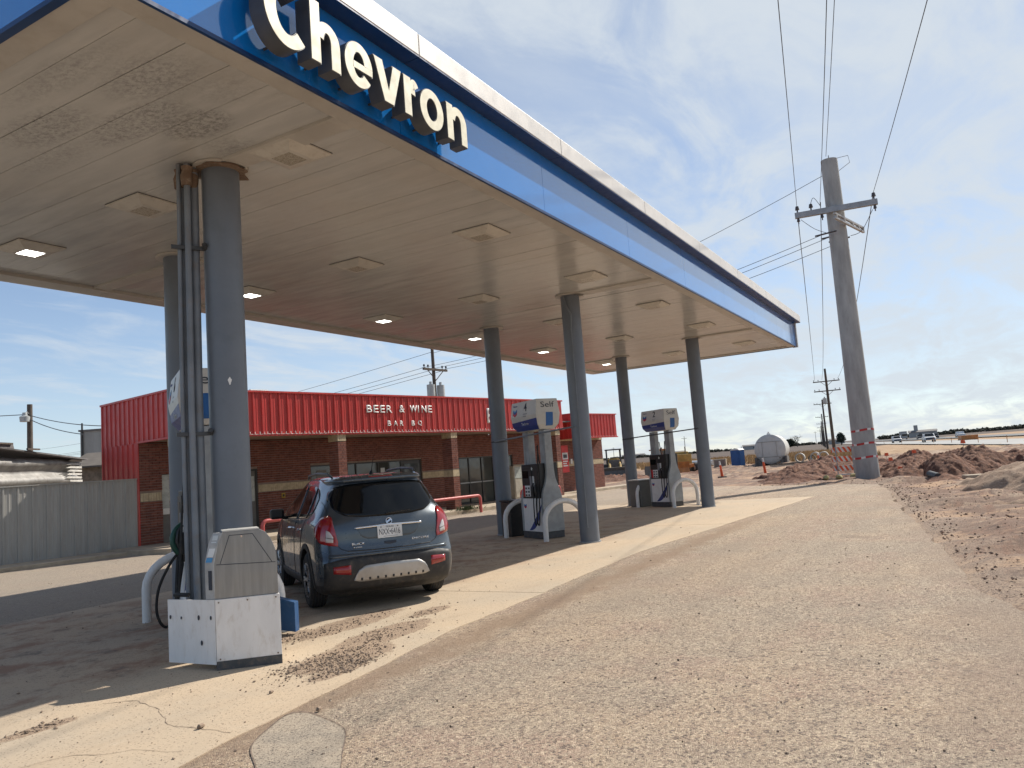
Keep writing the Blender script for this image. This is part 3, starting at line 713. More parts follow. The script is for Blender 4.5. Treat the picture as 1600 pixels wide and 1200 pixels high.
# red sheet-metal fascia: one ribbed panel per rib spacing
def rib_panel(name, w, h, m, th=.03, rib=.032):
    prof = [(0, 0), (.012, -rib), (.048, -rib), (.06, 0), (w * .42, 0), (w * .42 + .01, -.006), (w * .42 + .03, -.006), (w * .42 + .04, 0), (w * .72, 0), (w * .72 + .01, -.006), (w * .72 + .03, -.006), (w * .72 + .04, 0), (w, 0), (w, th), (0, th)]
    return MB().prism([(x, y, 0) for x, y in prof], (0, 0, h)).build(name, m)
def ribbed(name, m, parent, p0, ang, n, w, h, z0):
    src = rib_panel(name, w, h, m); me = src.data; bpy.data.objects.remove(src)
    c, s = math.cos(ang), math.sin(ang)
    for i in range(n):
        o = bpy.data.objects.new(name, me); COL.objects.link(o); o.parent = parent
        o.location = (p0[0] + c * w * i, p0[1] + s * w * i, z0); o.rotation_euler = (0, 0, ang)
PITCH = 18.15 / 61
ribbed('fascia_panel', M['redmetal'], bld, (0, .0), 0, 61, PITCH, ZT - ZB - .04, ZB + .02)
ribbed('end_panel', M['redmetal'], bld, (0, 4.43), rad(-90), 15, 4.40 / 15, ZT - ZB - .04 + .03, ZB + .0)
ribbed('lower_end_panel', M['redmetal'], bld, (-.0, 4.43), rad(-90), 7, 2.29 / 7, ZB, 0.0)
ribbed('fascia_panel', M['redmetal'], bld, (20.3, 1.0), 0, 14, 4.1 / 14, 1.15, 2.73)
ribbed('end_panel', M['redmetal'], bld, (20.3, 4.4), rad(-90), 12, 3.4 / 12, 1.15, 2.73)
ribbed('end_panel', M['redmetal'], bld, (18.17, .04), rad(90), 15, 4.36 / 15, ZT - ZB - .04, ZB + .02)
b = MB(); b.box(-.05, 18.2, -.05, .06, ZT - .02, ZT + .035); b.box(-.05, .06, .06, 4.46, ZT - .02, ZT + .036); b.box(20.26, 24.45, .95, 1.06, 3.87, 3.92); b.box(20.26, 20.37, 1.06, 4.4, 3.87, 3.921)
b.build('coping', M['redmetal'], bld)
b = MB(); b.box(-.045, 18.2, -.045, .05, ZB - .02, ZB + .03); b.box(-.045, .05, .05, 2.14, ZB - .021, ZB + .03); b.box(20.26, 24.45, .955, 1.05, 2.69, 2.74); b.box(20.26, 20.36, 1.05, 2.12, 2.69, 2.741)
b.build('drip_edge', M['redmetal'], bld)
b = MB(); b.box(.04, 18.13, .04, 2.13, ZB + .012, ZB + .04); b.box(20.35, 24.38, 1.04, 2.13, 2.745, 2.77)
b.build('eave_soffit', mat('eave_soffit_paint', (.30, .22, .17), .8), bld)
b = MB(); b.box(.04, 18.14, .04, 4.4, ZT - .5, ZT - .45); b.box(18.22, 24.4, 1.05, 4.4, 3.5, 3.55); b.box(24.38, 24.41, 1.02, 4.4, 2.74, 3.88)
b.build('roof', M['farroof'], bld)
b = MB(); b.box(20.37, 24.66, FV - .03, FV - .001, 2.64, 2.745); b.build('trim_board', M['cream_brick'], bld)
b = MB(); b.box(.15, 18.1, 4.44, 4.5, ZB, ZT - .1); b.box(18.22, 24.6, 4.3, 4.5, 3.05, 3.85); b.build('parapet_back', M['redmetal'], bld)
# windows and doors
def glazing(a, c, z0, z1, mull, transom=None, fr=M['frame'], w=.05):
    root = MB(); v0, v1 = FV + .03, FV + .10
    root.box(a, c, v0, v1, z1 - w, z1); root.box(a, c, v0, v1, z0, z0 + w); root.box(a, a + w, v0, v1, z0 + w, z1 - w); root.box(c - w, c, v0, v1, z0 + w, z1 - w)
    for u in mull: root.box(u - w / 2, u + w / 2, v0 - .004, v1 - .004, z0 + w, z1 - w)
    f = root.build('window', fr, bld)
    us = [a + w] + [x for u in mull for x in (u - w / 2, u + w / 2)] + [c - w]
    for i in range(0, len(us), 2):
        zs = [(z0 + w, z1 - w)] if transom is None else [(z0 + w, transom - .025), (transom + .025, z1 - w)]
        for (p, q) in zs: box('pane', M['glass'], f, us[i] + .002, us[i + 1] - .002, FV + .06, FV + .07, p + .002, q - .002)
        if transom is not None: box('transom_bar', M['silver'], f, us[i] + .002, us[i + 1] - .002, FV + .025, FV + .085, transom - .024, transom + .024)
    return f
glazing(7.5, 10.18, .14, 2.15, [7.93, 8.99])
g = glazing(13.4, 17.0, .14, 2.11, [14.05, 14.86, 15.62, 16.4], 1.03)
glazing(5.9, 6.86, .95, 2.14, [])
d = box('shop_door', M['frame'], bld, 10.2, 11.22, FV + .05, FV + .09, .14, 2.13)
box('pane', M['glass'], d, 10.32, 11.1, FV + .04, FV + .049, .4, 2.0); box('handle', M['silver'], d, 10.36, 10.39, FV - .01, FV + .03, 1.0, 1.35)
d = box('side_door', M['plywood'], bld, 2.92, 3.82, FV + .06, FV + .10, .14, 2.12)
MB().box(2.9, 2.96, FV + .02, FV + .059, .14, 2.13).box(3.78, 3.84, FV + .02, FV + .059, .14, 2.13).box(2.96, 3.78, FV + .02, FV + .059, 2.07, 2.13).build('frame', M['frame'], d)
box('pane', M['frosted'], d, 3.5, 3.74, FV + .05, FV + .059, 1.1, 1.9)
d = box('sidelight_window', M['frosted'], bld, .70, .95, FV + .05, FV + .08, 1.14, 2.11)
box('lower_panel', M['plywood'], d, .70, .95, FV + .05, FV + .08, .14, .95); box('sill_panel', M['cream_plastic'], d, .69, .96, FV - .01, FV + .08, .955, 1.135)
box('paper_notice', M['sticker'], bld, 9.12, 9.32, FV + .045, FV + .055, 1.68, 1.9)
box('paper_notice', M['plywood'], bld, 6.2, 6.6, FV + .045, FV + .055, 1.6, 1.95)
box('yellow_outlet_box', M['yellow'], bld, 4.70, 4.83, FV - .03, FV - .013, 1.12, 1.28)
box('outlet_recess', M['frame'], bld, 4.73, 4.80, FV - .036, FV - .031, 1.16, 1.24)
# red poster and meter on the wing wall
ps = box('poster_board', mat('poster_red', (.55, .03, .03), .5), bld, 20.82, 21.40, FV - .045, FV - .022, 1.08, 2.42)
box('poster_panel', M['sticker'], ps, 20.87, 21.34, FV - .05, FV - .046, 1.72, 2.06)
box('poster_panel_ink', M['ink'], ps, 20.94, 21.26, FV - .053, FV - .051, 1.80, 1.97)
for i in range(3): box('poster_line', M['whiteink'], ps, 20.9, 21.3 - .1 * (i % 2), FV - .05, FV - .046, 1.60 - i * .11, 1.66 - i * .11)
box('meter_box', M['cream_plastic'], bld, 21.5, 21.65, FV - .1, FV - .022, 1.48, 1.73, .01)
# fascia lettering
WF = -.034
def ftext(s, u0, z0, w, h):
    return text('fascia_letter', s, M['whiteink'], bld, frame((u0, WF, z0), (1, 0, 0), (0, 0, 1)), h, w, .012, .012)
def spaced(s, spans, z0, h):
    for ch, (a, c) in zip(s, spans): ftext(ch, a, z0, c - a, h)
spaced('BEER', [(6.69, 6.93), (6.99, 7.22), (7.29, 7.51), (7.58, 7.84)], 3.76, .26)
spaced('&', [(8.18, 8.44)], 3.77, .26)
spaced('WINE', [(8.70, 9.05), (9.09, 9.14), (9.28, 9.52), (9.59, 9.81)], 3.78, .26)
spaced('BAR', [(7.60, 7.76), (7.88, 8.07), (8.18, 8.34)], 3.30, .185)
spaced('BQ', [(8.74, 8.90), (9.05, 9.25)], 3.30, .185)
ftext('E', 12.90, 3.38, .40, .60)
# string of clip-on eave lights
sl_ = thing('string_lights', 'row of small white icicle light clips along the lower edge of the red fascia', 'string lights', tuple(O0), TH)
b = MB(); u = .1
while u < 18.1:
    a = random.uniform(-.4, .4); zz = ZB + .02 + random.uniform(0, .02)
    b.tube([(u, -.055, zz), (u + .03 * a, -.065, zz + .05), (u + .05 * a, -.06, zz + .075)], [.009, .012, .006], 5); u += random.uniform(.12, .2)
u = 20.4
while u < 24.4: b.tube([(u, .94, 2.74), (u, .93, 2.79)], .010, 5); u += .15
tag(b.build('bulb_clips', M['whiteink'], sl_), kind='stuff')
MB().tube([(i * .6, -.052, ZB + .03 + (i % 2) * .008) for i in range(31)], .005, 5).build('cord', M['whiteink'], sl_)
# security lamp at the corner, downspout
b = MB().tube([(.1, -.02, 3.2), (.1, -.18, 3.17)], .03, 8); b.build('lamp_arm', M['cream_plastic'], bld)
# rooftop bracket
rb = thing('rooftop_frame', 'small dark metal frame on the roof edge of the shop', 'roof frame', tuple(uv(2.6, .35, ZT - .48)), TH)
MB().tube([(0, 0, 0), (0, 0, .58)], .02, 6).build('post', M['galv'], rb); MB().tube([(.52, 0, 0), (.52, 0, .58)], .02, 6).build('post', M['galv'], rb)
MB().tube([(-.05, 0, .57), (.57, 0, .57)], .035, 8).tube([(0, .0, .48), (.52, 0, .48)], .012, 6).build('crossbar', M['galv'], rb)
# ice chest
ic = thing('ice_chest', 'tan metal cabinet standing against the shop windows behind pump 4', 'cabinet', tuple(uv(16.05, 1.35, .14)), TH)
box('cabinet', M['tanbox'], ic, 0, .75, 0, .6, 0, 1.45, .02); box('door', M['frosted'], ic, .04, .71, -.02, -.001, .9, 1.38, .005); box('lower_door', M['tanbox'], ic, .04, .71, -.02, -.001, .08, .85, .005)
# red pipe guard rails
def rail(u0, u1, v, label):
    r = thing('guard_rail', label, 'guard rail', tuple(uv((u0 + u1) / 2, v, 0)), TH, 'faded red pipe rails along the shop walk')
    h = (u1 - u0) / 2; H = .62; path = [(-h, 0, 0), (-h, 0, H - .14)]
    for i in range(1, 6): a = math.pi / 2 * i / 6; path.append((-h + .14 - .14 * math.cos(a), 0, H - .14 + .14 * math.sin(a)))
    path += [(-h + .14, 0, H), (h - .14, 0, H)]
    for i in range(1, 6): a = math.pi / 2 * i / 6; path.append((h - .14 + .14 * math.sin(a), 0, H - .14 + .14 * math.cos(a)))
    path += [(h, 0, H - .14), (h, 0, 0)]
    MB().tube(path, .055, 12).build('pipe', M['redpipe'], r, smooth=True)
rail(1.6, 4.3, -1.5, 'red pipe guard rail seen between the near pump cabinet and the blue car')
rail(8.3, 10.9, -1.15, 'red pipe guard rail seen just right of the blue car, beside the weeds')
rail(13.4, 16.0, -1.1, 'red pipe guard rail mostly hidden behind pump 4')
# weeds
wd = MB()
for i in range(260):
    a = random.uniform(0, 6.28); r = random.gauss(0, .22); x, y = r * math.cos(a) * 1.6, r * math.sin(a) * .7
    h = random.uniform(.05, .17); d = Vector((random.uniform(-.1, .1), random.uniform(-.1, .1), h)); w_ = Vector((random.uniform(-.02, .02), random.uniform(-.02, .02), 0))
    p = Vector((x, y, 0)); wd.add([p - w_, p + w_, p + d + w_ * .3, p + d * .9 - w_ * .6], [(0, 1, 2, 3)])
wt = thing('weed_clump', 'low green weed clump at the foot of the third brick pillar', 'weeds', tuple(uv(10.6, -.75, .13)), TH)
wd.build('leaves', M['weed'], wt)

# ---------------------------------------------------------------- grey sheet-metal fence and its kerb
fa = math.atan2(20.4 - 21.0, 13.75 - 10.4)
fen = thing('metal_fence', 'tall grey ribbed sheet-metal fence left of the shop', 'fence', (13.74, 20.40, 0), fa + math.pi)
fsrc = rib_panel('fence_panel', .335, 2.02, M['greymetal'], .02, .03)
fme = fsrc.data; bpy.data.objects.remove(fsrc)
for i in range(34):
    o = bpy.data.objects.new('fence_panel', fme); COL.objects.link(o); o.parent = fen
    o.location = (.335 * (i), 0, 0.0); o.rotation_euler = (0, 0, math.pi); o.location = (.335 * (i + 1), 0, 0)
MB().box(0, 11.4, -.035, .045, 2.02, 2.05).build('top_cap', M['greymetal'], fen)
dirn = Vector((math.cos(fa), math.sin(fa), 0)); nrm = Vector((dirn.y, -dirn.x, 0))
P0 = Vector((13.74, 20.40, 0)); 
o = MB().prism([P0 + Vector((0, 0, -.1)), P0 - dirn * 14 + Vector((0, 0, -.1)), P0 - dirn * 14 + nrm * 1.05 + Vector((0, 0, -.1)), P0 + nrm * 1.15 + Vector((0, 0, -.1))], (0, 0, .2)).build('fence_kerb', M['kerb'], bevel=.02); tag(o, kind='structure')
# ---------------------------------------------------------------- canopy
CX0, CX1, CY0, CY1, ZS = 2.8, 27.4, 4.4, 12.0, 4.95
cano = thing('fuel_canopy', 'large flat gas station canopy with blue front fascia and white letters', 'canopy', (15, 8, 4.9))
def cbox(name, m, *a, bevel=0.0): return box(name, m, cano, *a, bevel=bevel, world=True)
# soffit boards, each its own piece
x = CX0 + .02; i = 0
smesh = MB().box(0.003, .4034, 0, 1.0, 0, .02).build('soffit_panel', M['soffit']); sme = smesh.data; bpy.data.objects.remove(smesh)
while x < CX1 - .1:
    w = min(.4064, CX1 - .02 - x)
    o = bpy.data.objects.new('soffit_panel', sme); COL.objects.link(o); o.parent = cano
    o.scale = (w / .4064, 11.66 - 4.62, 1); o.location = (x - 15, 4.62 - 8, ZS + random.uniform(0, .003) - 4.9); o.rotation_euler = (0, rad(random.gauss(0, .22)), 0)
    x += .4064; i += 1
b = MB(); b.box(CX0, CX1, CY0 + .015, 4.63, ZS - .035, ZS + .03); b.box(CX0, CX1, 11.64, CY1 - .01, ZS - .05, ZS + .03)
b.box(CX0 + .01, CX0 + .22, 4.63, 11.64, ZS - .034, ZS + .03); b.box(CX1 - .22, CX1 - .01, 4.63, 11.64, ZS - .034, ZS + .03)
b.build('perimeter_trim', M['soffit_trim'], cano, world=True, bevel=.004)
for k in range(8):   # small joints on the back trim
    xx = 4.4 + k * 3.05; cbox('trim_joint', M['soffit_trim'], xx, xx + .03, 11.645, 11.985, ZS - .058, ZS - .0505)
Fc = [(5.35, 6.40), (13.95, 6.46), (22.2, 6.45)]; Rc = [(7.05, 9.40), (15.75, 9.45), (23.97, 9.42)]
for (fx, fy), (rx, ry) in zip(Fc, Rc):
    cbox('gutter_cover', M['soffit_trim'], fx - .17, fx + .10, 4.632, fy + .12, ZS - .03, ZS + .01, bevel=.004)
    cbox('gutter_cover', M['soffit_trim'], rx + .12, rx + .38, ry - .1, 11.638, ZS - .03, ZS + .01, bevel=.004)
# hidden deck above, roof and back / end faces
cbox('roof_deck', M['farroof'], CX0 + .1, CX1 - .1, CY0 + .1, CY1 - .1, ZS + .06, 5.7)
NSEG = 8; xs = [CX0 + (CX1 - CX0) * k / NSEG for k in range(NSEG + 1)]
for k in range(NSEG):
    cbox('fascia_panel', M['blue'], xs[k] + .003, xs[k + 1] - .003, CY0, CY0 + .05, 4.93, 5.76)
xc = [CX0 - .22, 6.0, 9.2, 12.45, 15.7, 18.95, 22.2, 25.2, CX1 + .2]
for k in range(8):
    cbox('cap_panel', M['cap'], xc[k] + .004, xc[k + 1] - .004, CY0 - .2, CY0 + .12, 5.745, 5.98, bevel=.008)
b = MB(); b.box(CX0 - .02, CX1 + .02, CY0 - .015, CY0 + .014, 4.895, 4.928); b.build('bottom_edge', M['navy'], cano, world=True)
# near end, far end, back
for k in range(8): cbox('cap_underside', M['navy'], xc[k] + .004, xc[k + 1] - .004, CY0 - .195, CY0 - .002, 5.727, 5.743)
b = MB(); b.box(CX0 - .05, CX0, CY0 - .0, CY1 + .0, 4.93, 5.76); b.build('end_fascia', M['blue'], cano, world=True)
b = MB(); b.box(CX0 - .065, CX0 - .001, CY0 - .014, CY1, 4.89, 4.927); b.build('end_bottom_edge', M['navy'], cano, world=True)
cbox('end_cap', M['cap'], CX0 - .21, CX0 + .1, CY0 + .125, CY1 + .2, 5.746, 5.981, bevel=.008)
cbox('end_fascia', M['blue'], CX1 + .0, CX1 + .05, CY0, CY1, 4.93, 5.76); cbox('end_corner_post', M['greycap'], CX1 + .051, CX1 + .19, CY0 - .05, CY0 + .12, 4.90, 5.742)
cbox('end_bottom_edge', M['navy'], CX1 + .001, CX1 + .05, CY0 + .0, CY1, 4.90, 4.928)
cbox('end_cap', M['cap'], CX1 - .08, CX1 + .2, CY0 + .125, CY1 + .2, 5.746, 5.981, bevel=.008)
cbox('back_fascia', M['cap'], CX0, CX1, CY1 + .0, CY1 + .04, 4.905, 5.74)
cbox('back_cap', M['cap'], CX0 + .11, CX1 - .09, CY1 - .1, CY1 + .2, 5.747, 5.982)
# channel letters
def glyph(ch, x0, x1, z0, z1, g, y, dy):
    """bold rounded letter from strips of solid wall; g grows it all round; front face at y, thickness dy"""
    b = MB(); sw, sh = .106 + 2 * g, .086 + 2 * g; x0 -= g; x1 += g; z0 -= g; z1 += g
    def solid(q): b.prism([(p[0], y, p[1]) for p in q], (0, dy, 0))
    def strip(pairs):
        n = len(pairs); o = len(b.v)
        for (po, pi_) in pairs:
            for yy in (y, y + dy): b.v.append((po[0], yy, po[1])); b.v.append((pi_[0], yy, pi_[1]))
        for i in range(n - 1):
            k = o + 4 * i
            b.f += [(k, k + 1, k + 5, k + 4), (k + 2, k + 6, k + 7, k + 3), (k, k + 4, k + 6, k + 2), (k + 1, k + 3, k + 7, k + 5)]
        b.f += [(o, o + 2, o + 3, o + 1), (o + 4 * n - 4, o + 4 * n - 3, o + 4 * n - 1, o + 4 * n - 2)]
    def arc(cx, cz, a, c, t0, t1, n=40, clipx=None):
        out = []
        for i in range(n + 1):
            t = rad(t0 + (t1 - t0) * i / n); ct, st = math.cos(t), math.sin(t)
            po = [cx + a * ct, cz + c * st]; pi_ = [cx + (a - sw) * ct, cz + (c - sh) * st]
            if clipx is not None: po[0] = max(po[0], clipx); pi_[0] = max(pi_[0], clipx)
            out.append((po, pi_))
        strip(out)
    cx, cz = (x0 + x1) / 2, (z0 + z1) / 2; a, c = (x1 - x0) / 2, (z1 - z0) / 2
    if ch == 'o': arc(cx, cz, a, c, 0, 360, 60)
    elif ch == 'C': sw *= 1.12; sh *= 1.2; arc(cx + .03, cz, a + .03, c, 46, 314, 60)
    elif ch == 'e':
        arc(cx, cz, a, c, 6, 322, 56); hb = .030 + g
        solid([(cx - a + sw * .97, cz - .012 - hb), (x1 - .004, cz - .012 - hb), (x1 - .001, cz - .012 + hb * .98), (cx - a + sw * .97, cz - .012 + hb)])
    elif ch == 'v':
        m = sw * 1.10; solid([(x0, z1), (x0 + m, z1), (cx, z0 + .115), (x1 - m, z1), (x1, z1), (cx + m * .56, z0), (cx - m * .56, z0)])
    elif ch in 'hnr':
        xt = (z0 + g) + .385 + g; top = z1 if ch == 'h' else xt
        solid([(x0, z0), (x0 + sw, z0), (x0 + sw, top), (x0, top)])
        xc = (x0 + sw * .35 + x1) / 2; aa = x1 - xc; cc = .165 + g
        if ch == 'r': arc(xc + .03, xt - cc, aa + .0, cc + .0, 42, 176, 22, x0 + sw + .0004)
        else:
            arc(xc, xt - cc, aa, cc, 0, 176, 30, x0 + sw + .0004); solid([(x1 - sw, z0), (x1, z0), (x1, xt - cc), (x1 - sw, xt - cc)])
    return b
def letter(ch, x0, x1, z0, z1, cap):
    body = glyph(ch, x0, x1, z0, z1, .007, CY0 - .245, .15).build('sign_letter', M['letterside'], cano, world=True, smooth=True, angle=35)
    glyph(ch, x0, x1, z0, z1, 0.0, CY0 - .2505, .004).build('letter_face', M['letterface'], body, world=True)
    MB().tube([((x0 + x1) / 2, CY0 - .10, z0 + .06), ((x0 + x1) / 2, CY0 - .001, z0 + .06)], .012, 6).build('standoff', M['bracket'], body, world=True)
for ch, x0, x1, z0, z1 in (('C', 3.93, 4.36, 4.975, 5.58), ('h', 4.42, 4.76, 5.0, 5.53), ('e', 4.82, 5.18, 4.985, 5.395), ('v', 5.21, 5.60, 5.0, 5.385),
                           ('r', 5.64, 5.86, 5.0, 5.39), ('o', 5.89, 6.28, 4.985, 5.395), ('n', 6.35, 6.71, 5.0, 5.39)):
    letter(ch, x0, x1, z0, z1, None)
# ceiling lights
def ceiling_light(lit):
    r = thing('ceiling_light', '', 'ceiling light')
    prof = [(.30, 0), (.30, -.02), (.17, -.075), (.125, -.08)]
    vs = []; 
    for (h, z) in prof: vs += [(-h, -h, z), (h, -h, z), (h, h, z), (-h, h, z)]
    fs = [(4 * k + j, 4 * k + (j + 1) % 4, 4 * k + 4 + (j + 1) % 4, 4 * k + 4 + j) for k in range(3) for j in range(4)]
    MB().add(vs, fs).build('housing', M['lightframe'], r)
    MB().box(-.124, .124, -.124, .124, -.079, -.07).build('lens', M['lit'] if lit else M['unlit'], r)
    MB().box(-.305, .305, -.305, .305, -.006, -.001).build('gasket', M['bracket'], r)
    return r
Lx = [5.5, 9.17, 12.75, 16.35, 20.1, 24.85]; rows = [5.54, 7.88, 10.31]
src = {0: None, 1: None}
xname = ['nearest the camera', 'second bay from the camera', 'third bay', 'fourth bay', 'fifth bay', 'last bay at the far end']
rname = ['square ceiling light by the blue fascia', 'square ceiling light in the middle row', 'square ceiling light in the shop-side row']
for j, y in enumerate(rows):
    for k, x in enumerate(Lx):
        lit = (j == 2)
        if src[lit] is None: src[lit] = ceiling_light(lit); o = src[lit]
        else: o = copy_tree(src[lit])
        relocate(o, (x, y, ZS))
        tag(o, ('lit ' if lit else 'unlit ') + rname[j] + ', ' + xname[k], 'ceiling light', 'square lights in the canopy ceiling')
# columns
def column(x, y, lab, first=None):
    if first is None:
        c = thing('support_column', lab, 'column', (x, y, 0), 0, 'round grey canopy columns')
        MB().tube([(0, 0, 0), (0, 0, ZS - .002)], .19, 48).build('shaft', M['column'], c, smooth=True)
        MB().tube([(0, 0, ZS - .03), (0, 0, ZS - .004)], .29, 40).build('collar', M['soffit_trim'], c, smooth=True)
        MB().tube([(0, 0, .004), (0, 0, .03)], .215, 32).build('base_ring', M['galv'], c, smooth=True)
        return c
    c = copy_tree(first); relocate(c, (x, y, 0)); tag(c, lab, 'column', 'round grey canopy columns'); return c
c0 = column(*Fc[0], 'thick grey-blue round column in the foreground, rising behind the white pump cabinet')
column(*Fc[1], 'grey round column in the road-side row right of pump 4', c0)
column(*Fc[2], 'grey round column farthest right, beside pump 2', c0)
column(*Rc[0], 'grey round column half hidden behind the foreground column and its pipes', c0)
column(*Rc[1], 'grey round column left of pump 4, between it and the blue car', c0)
column(*Rc[2], 'grey round column left of pump 2 with a trash bin at its foot', c0)
# paint chip and scuffs on the first column, rusty head plate, conduits
def on_col(a, z, r, cx, cy): return Vector((cx + r * math.cos(a), cy + r * math.sin(a), z))
ca = math.atan2(-6.40, -5.35)
b = MB(); pts = [on_col(ca + .10 + .09 * math.cos(t) * (1 + .3 * math.sin(3 * t)), 2.66 + .035 * math.sin(t) * (1 + .25 * math.cos(4 * t)), .1925, *Fc[0]) for t in [i * .5 for i in range(12)]]
b.prism(pts, Vector((math.cos(ca), math.sin(ca), 0)) * .002); b.build('paint_chip', M['whiteink'], c0, world=True)
b = MB(); pts = [(5.35 + (.26 + .08 * fbm(math.cos(t) * 2, math.sin(t) * 2, 1, 3, 4)) * math.cos(t), 6.40 + (.27 + .07 * fbm(math.sin(t) * 2, t, 1, 3, 1)) * math.sin(t), ZS - .05) for t in [i * math.pi / 14 for i in range(28)]]
b.prism(pts, (0, 0, .018)); b.build('rusted_head_plate', M['rust'], c0, world=True)
cond = thing('conduit_riser', 'bundle of grey vertical conduits strapped beside the foreground column', 'conduit', (4.99, 6.55, 0))
for (x, y, r) in ((5.10, 6.545, .045), (5.02, 6.63, .04), (5.00, 6.52, .032), (4.96, 6.60, .022)):
    MB().tube([(x, y, .02), (x - .0, y, 2.4), (x + .03, y, ZS - .012)], r, 16).build('pipe', M['conduit'], cond, world=True, smooth=True)
for z in (4.05, 2.15):
    MB().box(-.2, .22, -.015, .015, z - .02, z + .02, Matrix.Translation((5.06, 6.51, 0)) @ Matrix.Rotation(rad(-30), 4, 'Z')).build('strap', M['bracket'], cond, world=True)
    MB().tube([(5.16, 6.44, z), (5.12, 6.40, z + .03)], .025, 8).build('clamp_bolt', M['bracket'], cond, world=True)
for (x, y) in ((5.12, 6.55), (5.03, 6.64), (5.02, 6.52)):
    MB().tube([(x, y, 4.70), (x + .0, y, 4.80), (x + .01, y, 4.86), (x + .01, y, 4.90)], [.05, .06, .048, .06], 12).build('rusty_fitting', M['rust'], cond, world=True, smooth=True)
MB().tube([(13.72, 6.5, 4.9), (13.70, 6.45, 4.7), (13.73, 6.36, 4.5), (13.75, 6.40, 4.2)], .018, 8).tube([(13.76, 6.40, 4.2), (13.76, 6.40, .3)], .012, 8)\
    .build('cable_drop', M['conduit'], tag(thing('column_cable', 'thin cable running down the column right of pump 4', 'cable', (13.76, 6.4, 0))), world=True, smooth=True)
# cross wire between columns above the pumps
for k in (1, 2):
    w_ = thing('tie_rod', ('thin rod tied between the two columns across pump 4' if k == 1 else 'thin dark rod tied between the two columns across pump 2'), 'rod', (Fc[k][0], Fc[k][1], 0), 0, 'rods tied between pump island columns')
    MB().tube([(Fc[k][0] - .2, Fc[k][1] + .02, 2.28), (Rc[k][0] - .2, Rc[k][1] + .0, 2.20)], .018, 8).build('rod', M['conduit'] if k == 1 else M['bracket'], w_, world=True)
    MB().tube([(Rc[k][0], Rc[k][1], 2.17), (Rc[k][0], Rc[k][1], 2.21)], .195, 24).build('band', M['bracket'], w_, world=True)
# ---------------------------------------------------------------- fuel pumps
AX = Vector((.514, .857, 0)).normalized()      # along an island
PA = math.atan2(AX.y, AX.x)
def chevrons(parent, T, s):
    """two-bar V emblem, s wide, lying on the XY plane of T"""
    for k, (m, y0) in enumerate(((M['blue_light'], .62), (M['royal'], .36), (M['red_mark'], .10))):
        h = .30 if k else .22
        pts = [(-.5, y0 + h, 0), (0, y0 + h - .26, 0), (.5, y0 + h, 0), (.5, y0, 0), (0, y0 - .26, 0), (-.5, y0, 0)]
        b = MB(); b.prism([(p[0] * s, (p[1]) * s, 0) for p in pts], (0, 0, .003 + .001 * k)); 
        b.v = [tuple(T @ Vector(v)) for v in b.v]; b.build('emblem_bar', m, parent)
def interp_(tab, x):
    for (a, b), (c, d) in zip(tab, tab[1:]):
        if x <= c: return b + (d - b) * (x - a) / (c - a)
    return tab[-1][1]
